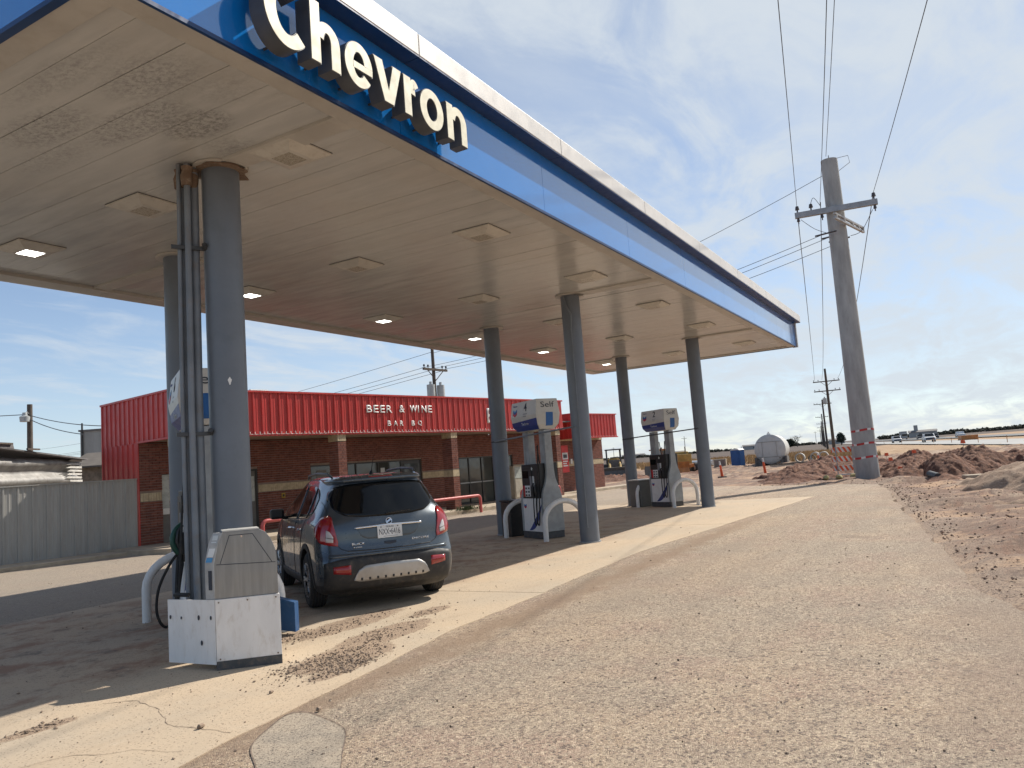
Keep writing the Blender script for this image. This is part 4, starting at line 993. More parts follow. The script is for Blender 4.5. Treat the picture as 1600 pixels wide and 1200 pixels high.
def pump(num):
    # local: x along the island (toward the shop), y = away from the camera side; face at y=+.26 looks to the left in the photo
    r = thing('fuel_pump', '', 'fuel pump')
    L, Dp = .45, .25
    box('kick_plate', M['kick'], r, -L, L, -Dp, Dp, 0.008, .15, .005)
    low = box('lower_cabinet', M['white'], r, -L + .015, L - .015, -Dp + .01, Dp - .01, .15, .86, .008)
    up = box('upper_cabinet', M['black'], r, -L + .06, L - .06, -Dp + .02, Dp - .02, .86, 1.60, .01)
    for sgn in (1, -1):     # both long faces alike
        def FX(x, y, z):    # face frame: reading direction
            return frame((x * -sgn, sgn * y, z), (-sgn, 0, 0), (0, 0, 1))
        def fb(name, m, par, x0, x1, z0, z1, d0, d1, bevel=0.0):
            xa, xb = sorted((-sgn * x0, -sgn * x1)); ya, yb = sorted((sgn * d0, sgn * d1))
            return box(name, m, par, xa, xb, ya, yb, z0, z1, bevel)
        # blue swoosh on the lower cabinet
        b = MB(); n = 14
        for i in range(n):
            t0, t1 = i / n, (i + 1) / n
            def cv(t, k): return (-.20 + .62 * t, .17 + .60 * t ** k)
            a, c = cv(t0, 1.15), cv(t1, 1.15); e, f = cv(t0, 2.8), cv(t1, 2.8)
            vs = [FX(p[0], Dp - .009 + .0025, p[1]).translation for p in (e, f, c, a)]; b.add(vs, [(0, 1, 2, 3)])
        b.build('swoosh', M['royal'], low)
        chevrons(low, FX(-.30, Dp - .0095, .66), .10)
        # upper panel
        fb('screen_bezel', M['black'], up, -.36, .05, 1.16, 1.54, Dp - .019, Dp - .005, .004)
        s_ = fb('screen', M['carglass'], up, -.32, -.08, 1.30, 1.46, Dp - .004, Dp + .0, 0)
        fb('card_reader', M['greyink'], up, .0, .07, 1.12, 1.34, Dp - .004, Dp + .012, .003)
        fb('receipt_label', M['whiteink'], up, .08, .15, 1.10, 1.34, Dp - .018, Dp - .012)
        gp = fb('grade_panel', M['whiteink'], up, -.26, -.03, .90, 1.14, Dp - .018, Dp - .006, .003)
        fb('red_grade_panel', M['red_mark'], up, -.34, -.265, .90, 1.14, Dp - .018, Dp - .007, .003)
        for cx_ in (-.20, -.09):
            for cz in (.935, 1.01, 1.085): fb('grade_button', M['ink'], gp, cx_ - .035, cx_ + .03, cz - .024, cz + .016, Dp - .0055, Dp - .001)
        st = MB(); st.prism([FX(.07 + .045 * q * math.cos(a), Dp - .018, 1.50 + .045 * q * math.sin(a)).translation for a, q in [(i * math.pi / 5 + math.pi / 2, 1 if i % 2 == 0 else .5) for i in range(10)]], (0, sgn * .004, 0)); st.build('star_sticker', M['whiteink'], up)
        # nozzles and hoses on the right part
        for kx, gm in ((.20, 'black'), (.31, 'black')):
            ho = fb('nozzle_holster', M['black'], up, kx - .045, kx + .045, .88, 1.12, Dp - .015, Dp + .035, .008)
            q = [FX(kx, Dp + .05, .93).translation, FX(kx, Dp + .075, 1.03).translation, FX(kx - .01, Dp + .06, 1.14).translation, FX(kx - .01, Dp + .03, 1.19).translation]
            MB().tube(q, [.02, .028, .026, .014], 10).build('nozzle', M['black'], up, smooth=True)
            hp = [FX(kx, Dp + .05, .93).translation, FX(kx + .01, Dp + .075, .75).translation, FX(kx + .05, Dp + .1, .40).translation, FX(kx + .10, Dp + .1, .30).translation,
                  FX(kx + .13, Dp + .09, .42).translation, FX(kx + .12, Dp + .06, .8).translation, FX(.37, Dp + .02, 1.35).translation, FX(.39, Dp - .03, 2.0).translation]
            MB().tube(smooth_path(hp, 4), .013, 7).build('hose', M['rubber'], up, smooth=True)
    # bottle-shaped end shrouds
    prof = [(-Dp, .15), (Dp, .15), (Dp, .80), (.235, .93), (.20, 1.05), (.145, 1.18), (.11, 1.30), (.095, 1.45), (.085, 2.32), (-.085, 2.32), (-.095, 1.45), (-.11, 1.30), (-.145, 1.18), (-.20, 1.05), (-.235, .93), (-Dp, .80)]
    for x0, x1 in ((-L - .02, -L + .055), (L - .055, L + .02)):
        MB().prism([(x0, y, z) for y, z in prof], (x1 - x0, 0, 0)).build('end_shroud', M['pumpgrey'], r, bevel=.008)
    for x0 in (-.38, .24):
        MB().box(x0, x0 + .15, -.08, .08, 1.6, 2.32).build('upright', M['pumpgrey'], r, bevel=.006)
    # header sign
    lv = [(2.33, .47, .19), (2.44, .535, .27), (2.66, .56, .305), (2.985, .545, .262)]
    hv = []; hf = []
    for z, hx, hy in lv: hv += [(-hx, -hy, z), (hx, -hy, z), (hx, hy, z), (-hx, hy, z)]
    for q in range(3):
        for j in range(4): hf.append((4 * q + j, 4 * q + (j + 1) % 4, 4 * q + 4 + (j + 1) % 4, 4 * q + 4 + j))
    hf += [(3, 2, 1, 0), (12, 13, 14, 15)]
    hd = MB().add(hv, hf).build('header_sign', M['cream_plastic'], r, bevel=.012)
    def hy_at(z): return interp_([(q[0], q[2]) for q in lv], z)
    def hx_at(z): return interp_([(q[0], q[1]) for q in lv], z)
    for sgn in (1, -1):
        def FX(x, z, d=.0015):
            y = hy_at(z) + d; dy = hy_at(min(2.98, z + .05)) - hy_at(min(2.98, z + .05) - .05)
            return frame((x * -sgn, sgn * y, z), (-sgn, 0, 0), (0, sgn * dy, .05))
        b = MB(); zz = [(2.338, .47), (2.44, .53), (2.535, .545)]; v = []
        for z, hx in zz: v += [FX(-hx, z, .002).translation, FX(hx, z if z < 2.5 else z + .045, .002).translation]
        b.add(v, [(0, 1, 3, 2), (2, 3, 5, 4)]); o = b.build('blue_band', M['royal'], hd)
        text('band_lettering', 'Techron', M['sticker'], hd, FX(-.13, 2.455, .004), .06, .30, .002, .01)
        chevrons(hd, FX(-.36, 2.69), .17)
        text('brand_lettering', 'Chevron', M['royal'], hd, FX(-.45, 2.885), .036, .18, .003, .01)
        text('pump_number', num, M['ink'], hd, FX(.03, 2.76), .18, .12, .003, .012)
        for k, ww in enumerate((.17, .13)):
            b = MB(); xx_ = 0.0
            while xx_ < ww: w_ = .022; b.add([FX(xx_, 2.69 - k * .05, .002).translation, FX(xx_ + w_ * .75, 2.69 - k * .05, .002).translation, FX(xx_ + w_ * .75, 2.71 - k * .05, .002).translation, FX(xx_, 2.71 - k * .05, .002).translation], [(0, 1, 2, 3)]); xx_ += w_
            tag(b.build('small_print', M['greyink'], hd), kind='stuff')
    for sgn in (1, -1):
        def EX(y, z, d=.0015):      # frame on the narrow end
            x = hx_at(z) + d; dx = hx_at(min(2.98, z + .05)) - hx_at(min(2.98, z + .05) - .05)
            return frame((sgn * x, sgn * y, z), (0, sgn, 0), (sgn * dx, 0, .05))
        text('self_lettering', 'Self', M['ink'], hd, EX(-.17, 2.80), .12, .34, .003, .0)
        b = MB(); zz = [2.40, 2.44, 2.66, 2.69]; b.add([EX(q, z, .003).translation for z in zz for q in (-.06, .12)], [(0, 1, 3, 2), (2, 3, 5, 4), (4, 5, 7, 6)]); b.build('end_blue_panel', M['skyblue'], hd)
    return r
p4 = pump('4'); relocate(p4, (14.99, 8.03, 0.006), PA); tag(p4, 'white and black fuel pump numbered 4 between two columns', 'fuel pump', 'fuel pumps under the canopy')
p2 = pump('2'); relocate(p2, (23.10, 7.98, 0.006), PA); tag(p2, 'white and black fuel pump numbered 2 at the far island', 'fuel pump', 'fuel pumps under the canopy')
p6 = pump('6'); relocate(p6, (6.16, 7.88, 0.006), PA); tag(p6, 'fuel pump of the nearest island, mostly hidden behind the conduits and foreground column', 'fuel pump', 'fuel pumps under the canopy')
# white hoop bollards
def hoop():
    r = thing('hoop_bollard', '', 'bollard'); w, H = .47, .50
    path = [(0, -w, 0), (0, -w, H - .12)] + [(0, -w * math.cos(a), H - .10 + .40 * math.sin(a)) for a in [math.pi * i / 14 for i in range(15)]] + [(0, w, H - .12), (0, w, 0)]
    MB().tube(path, .055, 14).build('pipe', M['white'], r, smooth=True); return r
h0 = None
hl = [(14.99, 8.03, 'the middle pump island'), (23.10, 7.98, 'the far pump island'), (6.12, 8.02, 'the nearest pump island')]
for (x, y, nm) in hl:
    for sgn, side in ((-1, 'road side'), (1, 'shop side')):
        if h0 is None: h0 = hoop(); o = h0
        else: o = copy_tree(h0)
        P = Vector((x, y, 0)) + AX * sgn * .86
        if x < 7 and sgn < 0: P = Vector((5.70, 6.83, 0))
        relocate(o, (P.x, P.y, .004), PA)
        tag(o, 'white hoop bollard on the %s of %s' % (side, nm), 'bollard', 'white hoop bollards guarding the pumps')
# trash bin at the far island
tb = thing('trash_bin', 'dark grey square trash bin beside the column left of pump 2', 'trash bin', (23.55, 8.95, 0.006), PA)
box('bin_body', M['plywood'], tb, -.28, .28, -.28, .28, 0, .82, .02); box('lid', M['cream_plastic'], tb, -.30, .30, -.30, .30, .825, .86, .01)
tb2 = thing('trash_bin', 'dark square trash bin behind the hoop bollard of pump 4', 'trash bin', (15.50, 9.02, 0.006), PA)
box('bin_body', M['black'], tb2, -.22, .22, -.25, .25, 0, .78, .02); box('lid', M['black'], tb2, -.24, .24, -.27, .27, .785, .82, .01)
# nozzle handles and hose seen left of the conduits on the near pump
nz = thing('hanging_fuel_hose', 'green-handled nozzle and black hose hanging left of the foreground conduits', 'fuel hose', (5.25, 7.75, 0))
FY = AX.cross(Vector((0, 0, 1))) * -1       # left-facing normal of the island
c_ = Vector((6.12, 8.02, 0)) + FY * .33
def np_(a, o, z): return Vector((6.16, 7.88, 0)) + AX * a + FY * o + Vector((0, 0, z))
MB().tube(smooth_path([np_(-.30, .31, .90), np_(-.30, .36, .98), np_(-.29, .37, 1.08), np_(-.28, .33, 1.17), np_(-.26, .27, 1.22)], 3), .032, 10).build('grip', M['green'], nz, world=True, smooth=True)
MB().tube([np_(-.24, .24, .80), np_(-.24, .27, .98), np_(-.22, .24, 1.12)], [.05, .065, .04], 10).build('nozzle', M['black'], nz, world=True, smooth=True)
MB().tube(smooth_path([np_(-.30, .31, .91), np_(-.30, .40, .80), np_(-.28, .52, .55), np_(-.24, .55, .30), np_(-.20, .50, .13), np_(-.14, .42, .09), np_(-.10, .34, .22), np_(-.10, .29, .55), np_(-.10, .24, .84)]), .016, 8).build('hose', M['rubber'], nz, world=True, smooth=True)
# bottle-neck guard panel peeking past the cabinet
# ---------------------------------------------------------------- foreground payment cabinet
cab = thing('pump_cabinet', 'white and grey steel dispenser cabinet standing in front of the foreground column', 'cabinet', (4.9, 5.7, 0))
A = Vector((4.68, 5.87, 0)); e = Vector((.66, -.751, 0)).normalized(); nn = Vector((.60, .80, 0)); sd = Vector((-.07, .997, 0))
B = A + e * .555
def pz(p, z): return (p.x, p.y, z)
b = MB().prism([pz(q, .006) for q in (A - e * .0 - nn * .004, B - nn * .004, B + nn * .5, A + nn * .5)], (0, 0, .075)); b.build('plinth', M['kick'], cab, world=True)
Ls = A + sd * .60; 
lo_ = MB().prism([pz(q, .081) for q in (A, B, B + nn * .5, A + nn * .5)], (0, 0, .535)).build('lower_box', M['white'], cab, world=True, bevel=.004)
ins = nn * .012
sp = MB().prism([pz(q, .055) for q in (A - sd * .0 - e * .003, Ls, Ls + Vector((.015, 0, 0)), A - e * .003 + Vector((.013, .01, 0)))], (0, 0, .56)).build('splayed_side_panel', M['white'], cab, world=True)
# keyholes in the side panel
for (a, z, r_) in ((.05, .46, .012), (.20, .46, .015), (.42, .455, .009), (.56, .46, .012), (.17, .24, .015)):
    if r_ < .002: continue
    q = A + sd * a - Vector((.004, 0, 0)); T = Matrix.Translation((q.x, q.y, z)); b = MB()
    b.prism([Vector((-.006, math.cos(t) * r_ * .8, math.sin(t) * r_ * 1.5)) + Vector((q.x, q.y, z)) for t in [i * math.pi / 4 for i in range(8)]], (.005, 0, 0)); b.build('keyhole', M['ink'], sp, world=True)
# upper hexagonal steel head
def fp(u, z, d=0.0): q = A + e * u + nn * d; return (q.x, q.y, z)
sil = [(.0, .618), (.545, .618), (.545, .93), (.53, 1.03), (.50, 1.11), (.455, 1.175), (.40, 1.205), (.085, 1.205), (.045, 1.10), (.0, .93)]
hd = MB().prism([fp(u, z, .012) for u, z in sil], tuple(nn * .26)).build('head', M['steel'], cab, world=True, bevel=.004)
b = MB().prism([fp(.08, 1.2055, .010), fp(.40, 1.2055, .010), fp(.40, 1.2055, .27), fp(.08, 1.2055, .27)], (0, 0, .012)).build('top_cover', M['cream_plastic'], hd, world=True)
# splayed left cheek with stickers
ch_ = MB(); q0 = [(.0, .618, 0.012), (.0, .93, .012), (.035, 1.10, .012), (.08, 1.2, .012)]
Lc = sd * .11
def cheek(u, z, d, k): q = A + e * u + nn * d + Lc * k; return Vector((q.x, q.y, z))
vs = [cheek(u, z, .010, 0) for u, z, d in q0] + [cheek(u, z, .010, 1) for u, z, d in q0] + [cheek(u + .05, z, .04, 0) for u, z, d in q0] + [cheek(u + .05, z, .04, 1) for u, z, d in q0]
fs = []
for i in range(3): fs += [(i, i + 1, 5 + i, 4 + i), (8 + i, 12 + i, 13 + i, 9 + i), (4 + i, 5 + i, 13 + i, 12 + i), (0 + i, 8 + i, 9 + i, 1 + i)]
fs += [(3, 11, 15, 7), (0, 4, 12, 8)]
ck = ch_.add(vs, fs).build('side_cheek', M['greycap'], hd, world=True)
def sticker(k0, k1, t0, t1, m, nm='sticker'):
    a, c = cheek(0, .93, .006, 0), cheek(.08, 1.2, .006, 0)
    def g(k, t): return a.lerp(c, t) + Lc * k - e * .006
    b = MB().prism([g(k0, t0), g(k1, t0), g(k1, t1), g(k0, t1)], tuple(-e * .003)); b.build(nm, m, ck, world=True)
sticker(.2, .85, .05, .20, M['blue_light']); sticker(.2, .85, .22, .5, M['whiteink']); sticker(.25, .8, .54, .72, M['sticker']); sticker(.3, .8, .55, .62, M['red_mark']); sticker(.25, .8, .76, .92, M['sticker'])
b = MB().prism([cheek(0, .70, .004, .25), cheek(0, .70, .004, .6), cheek(0, .87, .004, .6), cheek(0, .87, .004, .25)], tuple(-e * .004)); b.build('slot', M['ink'], ck, world=True)
# trapezoid access door and seams on the front
def groove(p, q, w=.006):
    (u0, z0), (u1, z1) = p, q; d = Vector((u1 - u0, z1 - z0)).normalized(); nx, nz_ = -d.y * w / 2, d.x * w / 2
    MB().prism([fp(u0 + nx, z0 + nz_, .0095), fp(u1 + nx, z1 + nz_, .0095), fp(u1 - nx, z1 - nz_, .0095), fp(u0 - nx, z0 - nz_, .0095)], tuple(nn * .002)).build('door_seam', M['ink'], hd, world=True)
groove((.02, .92), (.53, .90)); groove((.055, .925), (.14, 1.17)); groove((.14, 1.17), (.34, 1.17)); groove((.34, 1.17), (.50, .905))
b = MB().tube([fp(.245, 1.155, .011), fp(.245, 1.155, .002)], .009, 10).build('lock', M['chrome'], hd, world=True, smooth=True)
MB().tube([(4.83, 6.62, .62), (4.77, 6.50, .635), (4.80, 6.38, .63)], .02, 8).build('loose_cable', M['rubber'], cab, world=True, smooth=True)
# blue squeegee bin with its pole
sb = thing('squeegee_bin', 'faded blue panel bin with a pale handle, right of the white cabinet', 'squeegee bin', (5.6, 6.3, 0))
e2 = Vector((.15, -.989, 0)); q0 = Vector((5.92, 6.60, 0))
b = MB().prism([pz(q0, .07), pz(q0 + e2 * .36, .04), pz(q0 + e2 * .36, .345), pz(q0 + e2 * .0, .42)], (.09, .035, 0)); b.build('panel', M['binblue'], sb, world=True, bevel=.004)
MB().tube([(5.90, 6.42, .2), (5.90, 6.42, .66), (5.905, 6.42, .70)], [.012, .012, .015], 8).build('handle', M['cream_plastic'], sb, world=True, smooth=True)

# ---------------------------------------------------------------- the blue compact SUV
HD = rad(54.5)
car = thing('parked_car', 'dark slate blue compact SUV parked with its rear to the camera under the canopy', 'car', (7.50, 6.16, 0.006), HD)
def lerp(a, b, t): return a + (b - a) * t
def interp(tab, x):
    if x <= tab[0][0]: return tab[0][1]
    for (a, b), (c, d) in zip(tab, tab[1:]):
        if x <= c: t = (x - a) / (c - a); return b + (d - b) * t
    return tab[-1][1]
XT = [(.18, .16), (.26, .05), (.36, .015), (.52, .0), (.66, .005), (.70, .055), (.80, .075), (.95, .075), (1.04, .095), (1.10, .13), (1.16, .17), (1.30, .245), (1.45, .325), (1.55, .36), (1.60, .40), (1.66, .5)]
TOP = [(0.3, 1.590), (.55, 1.615), (1.0, 1.635), (1.7, 1.640), (2.2, 1.62), (2.6, 1.52), (2.95, 1.33), (3.22, 1.13), (3.5, 1.09), (3.9, 1.01), (4.12, .90), (4.25, .72)]
HW = [(0, .78), (.06, .835), (.25, .872), (.6, .885), (3.4, .885), (3.9, .84), (4.15, .72), (4.27, .55)]      # half width low
TW = [(.3, .56), (.8, .60), (1.8, .61), (2.5, .60), (2.9, .64), (3.25, .76), (3.6, .76), (4.0, .66), (4.25, .5)]   # half width at the top
ZF = [.20, .25, .36, .50, .62, .68, .80, .92, 1.02, 1.09]      # side heights up to the belt
NU = [0.10, .30, .52, .74, .90, 1.0]                            # fractions above belt
stations = [0, .035, .10, .22, .42, .68, .95, 1.3, 1.7, 2.15, 2.55, 2.9, 3.2, 3.5, 3.85, 4.08, 4.22, 4.275]
NB = 5
def section(s):
    hw = interp(HW, s); 
    top = interp(TOP, max(s, .3)); tw = interp(TW, max(s, .3)); pts = []
    lo = .0
    belt = 1.09 if s < 2.4 else max(.70, min(1.09, top - .09))
    side = []
    for z in ZF:
        zz = z if belt > 1.08 else .2 + (z - .2) * (belt - .2) / .89
        yf = {.20: .90, .25: .965, .36: .99, .50: 1.0, .62: 1.005, .68: 1.0, .80: 1.0, .92: .995, 1.02: .975, 1.09: .945}[z]
        side.append([hw * yf, zz])
    yb = side[-1][0]
    for f in NU:
        if top - belt > .3:
            y = lerp(yb, tw, f ** 0.92) if f < .95 else tw * .93
            z = lerp(belt, top - .02, f) if f < .95 else top - .008
            if f == .90: y = tw * 1.03; z = top - .06
        else:
            y = lerp(yb, tw, f); z = lerp(belt, top - .01, 1 - (1 - f) ** 2)
        side.append([y, z])
    out = []
    for k in range(NB): out.append((side[0][0] * k / NB, .19))
    out += [tuple(p) for p in side]
    for k in range(NB - 1, -1, -1): out.append((side[-1][0] * k / NB, top + .006 * (1 - (k / NB) ** 2)))
    return out
def xpos(s, z, y):
    lean = interp(XT, z); w = max(0.0, 1 - s / 1.6)
    x = s + lean * w
    # plan curvature of the tail: the corners sweep forward
    if s < .25: x += 0
    return x
secs = []
for s in stations:
    sec = section(s); k = []
    for i, (y, z) in enumerate(sec):
        f = 1.0
        if s < .2:     # round the tail corners in plan, more above the bumper
            a = (1 - s / .2) ** 1.6; amt = .05 if z < .66 else (.10 if z < 1.1 else .13)
            f = 1 - amt * a
            if z < .3: f -= .05 * a
        yy = y * f; x = xpos(s, z, yy)
        if s < .2: x += .055 * (1 - s / .2) * (abs(y) / .88) ** 3.0
        if s > 4.0: x -= .16 * ((s - 4.0) / .275) * (abs(yy) / .7) ** 2
        if z < .3 and s > 4: x -= .1
        k.append((x, yy, z))
    secs.append(k)
M_ = len(secs[0]); vs = []; fs = []
for k in secs:
    vs += k + [(x, -y, z) for (x, y, z) in k[-2:0:-1]]
ring = 2 * M_ - 2
ns = len(secs)
for i in range(ns - 1):
    for j in range(ring):
        a, b2 = i * ring + j, i * ring + (j + 1) % ring; fs.append((a, b2, b2 + ring, a + ring))
def capend(i, sgn):
    # grid between bottom run and top run
    base = i * ring; half = secs[i]; ns_ = len(ZF) + len(NU)
    colsL = []   # rows from bottom to top; columns from +y side to -y side
    rows = []
    for r in range(ns_):
        jL = NB + r; jR = ring - jL
        yL = half[jL][1]; z = half[jL][2]; row = [base + jL]
        for c in range(1, 2 * NB):
            t = 1 - c / NB
            if r == 0: jj = abs(NB - c); row.append(base + (NB - c if c <= NB else ring - (c - NB))); continue
            if r == ns_ - 1:
                jt = NB + ns_ - 1 + c; row.append(base + (jt if jt < M_ else jt)); continue
            y = yL * t; bulge = .050 * (1 - t * t) * (1 if sgn < 0 else -1)
            vs.append((half[jL][0] - (bulge + .055 * (1 - abs(t) ** 3)) if sgn < 0 else half[jL][0] + .1 * (1 - t * t), y, z)); row.append(len(vs) - 1)
        row.append(base + jR); rows.append(row)
    for r in range(ns_ - 1):
        for c in range(2 * NB): fs.append((rows[r][c], rows[r][c + 1], rows[r + 1][c + 1], rows[r + 1][c]))
capend(0, -1); capend(ns - 1, 1)
bm = bmesh.new(); 
for v in vs: bm.verts.new(v)
bm.verts.ensure_lookup_table()
for f in fs:
    try: bm.faces.new([bm.verts[i] for i in f])
    except ValueError: pass
bmesh.ops.recalc_face_normals(bm, faces=bm.faces)
me = bpy.data.meshes.new('body'); bm.to_mesh(me); bm.free(); me.materials.append(M['carpaint'])
body = bpy.data.objects.new('body', me); COL.objects.link(body)
sub = body.modifiers.new('s', 'SUBSURF'); sub.levels = 2; sub.render_levels = 2
dg = bpy.context.evaluated_depsgraph_get(); dg.update()
me2 = bpy.data.meshes.new_from_object(body.evaluated_get(dg)); body.modifiers.clear(); body.data = me2
bm = bmesh.new(); bm.from_mesh(me2); bvh = BVHTree.FromBMesh(bm); bm.free()
# wheel openings
AXR, AXF, WR = .86, 3.41, .345
cut = MB()
for ax_ in (AXR, AXF):
    for sgn in (1, -1):
        cut.tube([(ax_, sgn * .60, WR - .0), (ax_, sgn * 1.1, WR - .0)], .405, 40)
cutter = cut.build('wheel_well_cutter', M['black'])
bo = body.modifiers.new('b', 'BOOLEAN'); bo.operation = 'DIFFERENCE'; bo.object = cutter; bo.solver = 'EXACT'
dg = bpy.context.evaluated_depsgraph_get(); dg.update()
me3 = bpy.data.meshes.new_from_object(body.evaluated_get(dg)); body.modifiers.clear(); body.data = me3
bpy.data.objects.remove(cutter)
me3.materials.clear(); me3.materials.append(M['carpaint']); me3.materials.append(M['cladding'])
for p in me3.polygons:
    c = p.center
    low = c.z < .335 or (c.z < .66 and c.x < .30 and abs(c.y) < .60 and c.z < .60) or (c.x < .5 and c.z < .30)
    inwell = any((c.x - a) ** 2 + (c.z - WR) ** 2 < .4055 ** 2 and abs(c.y) > .585 for a in (AXR, AXF))
    p.material_index = 1 if (low or inwell) else 0
me3.shade_smooth(); me3.set_sharp_from_angle(angle=rad(35))
body.parent = car
def cast(o, d):
    h = bvh.ray_cast(Vector(o), Vector(d), 6)
    return (h[0], h[1]) if h[0] is not None else (None, None)
def patch(name, m, parent, us, lo_f, hi_f, nt, P, d, off=.004, th=None):
    """skin panel laid on the body: (u,v) grid -> point P(u,v) cast along d, raised by off"""
    b = MB(); grid = []
    for u in us:
        row = []
        for k in range(nt + 1):
            v = lerp(lo_f(u), hi_f(u), k / nt); h, nr = cast(P(u, v), d)
            if h is None: row.append(None)
            else: row.append(h + (nr if nr.dot(Vector(d)) < 0 else -nr) * off)
        grid.append(row)
    idx = {}
    for i, row in enumerate(grid):
        for k, q in enumerate(row):
            if q is not None: idx[(i, k)] = len(b.v); b.v.append(tuple(q))
    for i in range(len(us) - 1):
        for k in range(nt):
            q = [(i, k), (i + 1, k), (i + 1, k + 1), (i, k + 1)]
            if all(a in idx for a in q): b.f.append(tuple(idx[a] for a in q))
    o = b.build(name, m, parent, smooth=True, angle=60)
    s = o.modifiers.new('thick', 'SOLIDIFY'); s.thickness = th or off * .9; s.offset = -1
    return o
def lin(a, b, n): return [a + (b - a) * i / n for i in range(n + 1)]
REAR = lambda u, v: (-1.5, u, v); RD = (1, 0, 0)
LEFT = lambda u, v: (u, 2.0, v); LD = (0, -1, 0)
RIGHT = lambda u, v: (u, -2.0, v); RDD = (0, 1, 0)
def curve(tab): return lambda u: interp(tab, u)
def scurve(tab):      # symmetric in y
    return lambda u: interp(tab, abs(u))
# rear glass with rounded ends
gl = patch('rear_window', M['carglass'], body, lin(-.665, .665, 44), scurve([(0, 1.105), (.3, 1.11), (.5, 1.135), (.6, 1.19), (.64, 1.25), (.665, 1.33)]),
           scurve([(0, 1.525), (.4, 1.515), (.55, 1.495), (.62, 1.46), (.665, 1.34)]), 10, REAR, RD, .006)
# roof spoiler lip with centre brake lamp
patch('spoiler', M['carpaint'], body, lin(-.60, .60, 30), lambda u: 1.535, scurve([(0, 1.585), (.5, 1.575), (.6, 1.56)]), 3, REAR, RD, .045, .04)
patch('centre_brake_light', M['taillight'], body, lin(-.15, .15, 8), lambda u: 1.548, lambda u: 1.566, 2, REAR, RD, .049, .003)
# tailgate shut lines
def line_on(name, pts, w, m, P, d, off=.0025, parent=body):
    fine = []
    for p, q in zip(pts, pts[1:]):
        n = max(2, int((Vector(q) - Vector(p)).length / .03))
        fine += [(lerp(p[0], q[0], i / n), lerp(p[1], q[1], i / n)) for i in range(n)]
    fine.append(pts[-1]); path = []
    for (u, v) in fine:
        h, nr = cast(P(u, v), d)
        if h is not None: path.append(h + (nr if nr.dot(Vector(d)) < 0 else -nr) * off)
    if len(path) > 1: return MB().tube(path, w, 6).build(name, m, parent, smooth=True)
for sg in (1, -1):
    line_on('tailgate_seam', [(.70 * sg, 1.32), (.70 * sg, 1.12), (.665 * sg, 1.0), (.66 * sg, .86), (.60 * sg, .76), (.52 * sg, .725)], .004, M['black'], REAR, RD, .001)
line_on('tailgate_seam', [(-.52, .725), (-.2, .715), (.2, .715), (.52, .725)], .006, M['black'], REAR, RD, .001)
# chrome bar, emblem, plate
patch('chrome_bar', M['chrome'], body, lin(-.42, .42, 30), lambda u: .985 - .01 * (abs(u) / .42), lambda u: 1.008 - .012 * (abs(u) / .42), 2, REAR, RD, .018, .016)
patch('plate_recess', mat('recess_shadow_paint', (.06, .085, .11), .35, coat=.6), body, lin(-.40, .40, 24), scurve([(0, .845), (.26, .845), (.33, .87), (.40, .98)]), lambda u: .984, 6, REAR, RD, .003, .002)
def rear_frame(y, z, off):
    h, nr = cast(REAR(y, z), RD); return frame(h + Vector((-off, 0, 0)), (0, -1, 0), (0.06, 0, 1))
h, nr = cast(REAR(0, .915), RD)
pt = frame((h.x - .018, .155, .842), (0, -1, 0), (0.08, 0, 1)); pl = MB().box(0, .31, 0, .152, 0, .006, pt).build('licence_plate', M['whiteink'], body, bevel=.002)
text('plate_number', 'NXX•6416', M['ink'], pl, pt @ Matrix.Translation((.022, .036, .0062)), .072, .262, .001, .0)
text('plate_state', 'TEXAS', M['ink'], pl, pt @ Matrix.Translation((.105, .120, .0062)), .020, .10, .001, .006)
for xx in (.04, .25): MB().box(xx, xx + .015, .124, .136, .006, .0072, pt).build('registration_mark', M['ink'], pl)
MB().box(.07, .25, .014, .019, .006, .007, pt).build('plate_motto', M['greyink'], pl)
h, nr = cast(REAR(0, 1.04), RD); ef = frame(h + Vector((-.012, 0, 0)), (0, -1, 0), (0.2, 0, 1))
b = MB(); 
b.tube([ef @ Vector((.036 * math.cos(a), .036 * math.sin(a), .004)) for a in [i * math.pi / 12 for i in range(25)]], .0055, 8)
em = b.build('badge', M['chrome'], body, smooth=True)
MB().tube([ef @ Vector((0, 0, -.004)), ef @ Vector((0, 0, .002))], .034, 24).build('badge_field', M['ink'], em, smooth=True)
for k in (-1, 0, 1):
    c = Vector((k * .016, k * .010, .005)); sh = [(-.009, .013), (.009, .013), (.009, -.002), (0, -.014), (-.009, -.002)]
    MB().prism([ef @ (c + Vector((x, y, .002 * k))) for x, y in sh], ef.to_3x3() @ Vector((0, 0, .003))).build('badge_shield', M['chrome'], em)
def rtext(s, y0, z0, w, hh, m=M['chrome']):
    h, nr = cast(REAR(y0 - w / 2, z0), RD); T = frame(h + Vector((-.010, 0, 0)), (0, -1, 0), (0.02, 0, 1)); T.translation.y = y0; T.translation.z = z0
    text('badge_lettering', s, m, body, T, hh, w, .005, .012)
rtext('BUICK', .47, .785, .16, .032); rtext('AWD', .46, .752, .11, .016); rtext('ENCORE', -.28, .785, .22, .026)
patch('handle_recess', M['ink'], body, lin(-.075, .075, 8), lambda u: .762 + .012 * (abs(u) / .075), lambda u: .80, 3, REAR, RD, .004, .003)
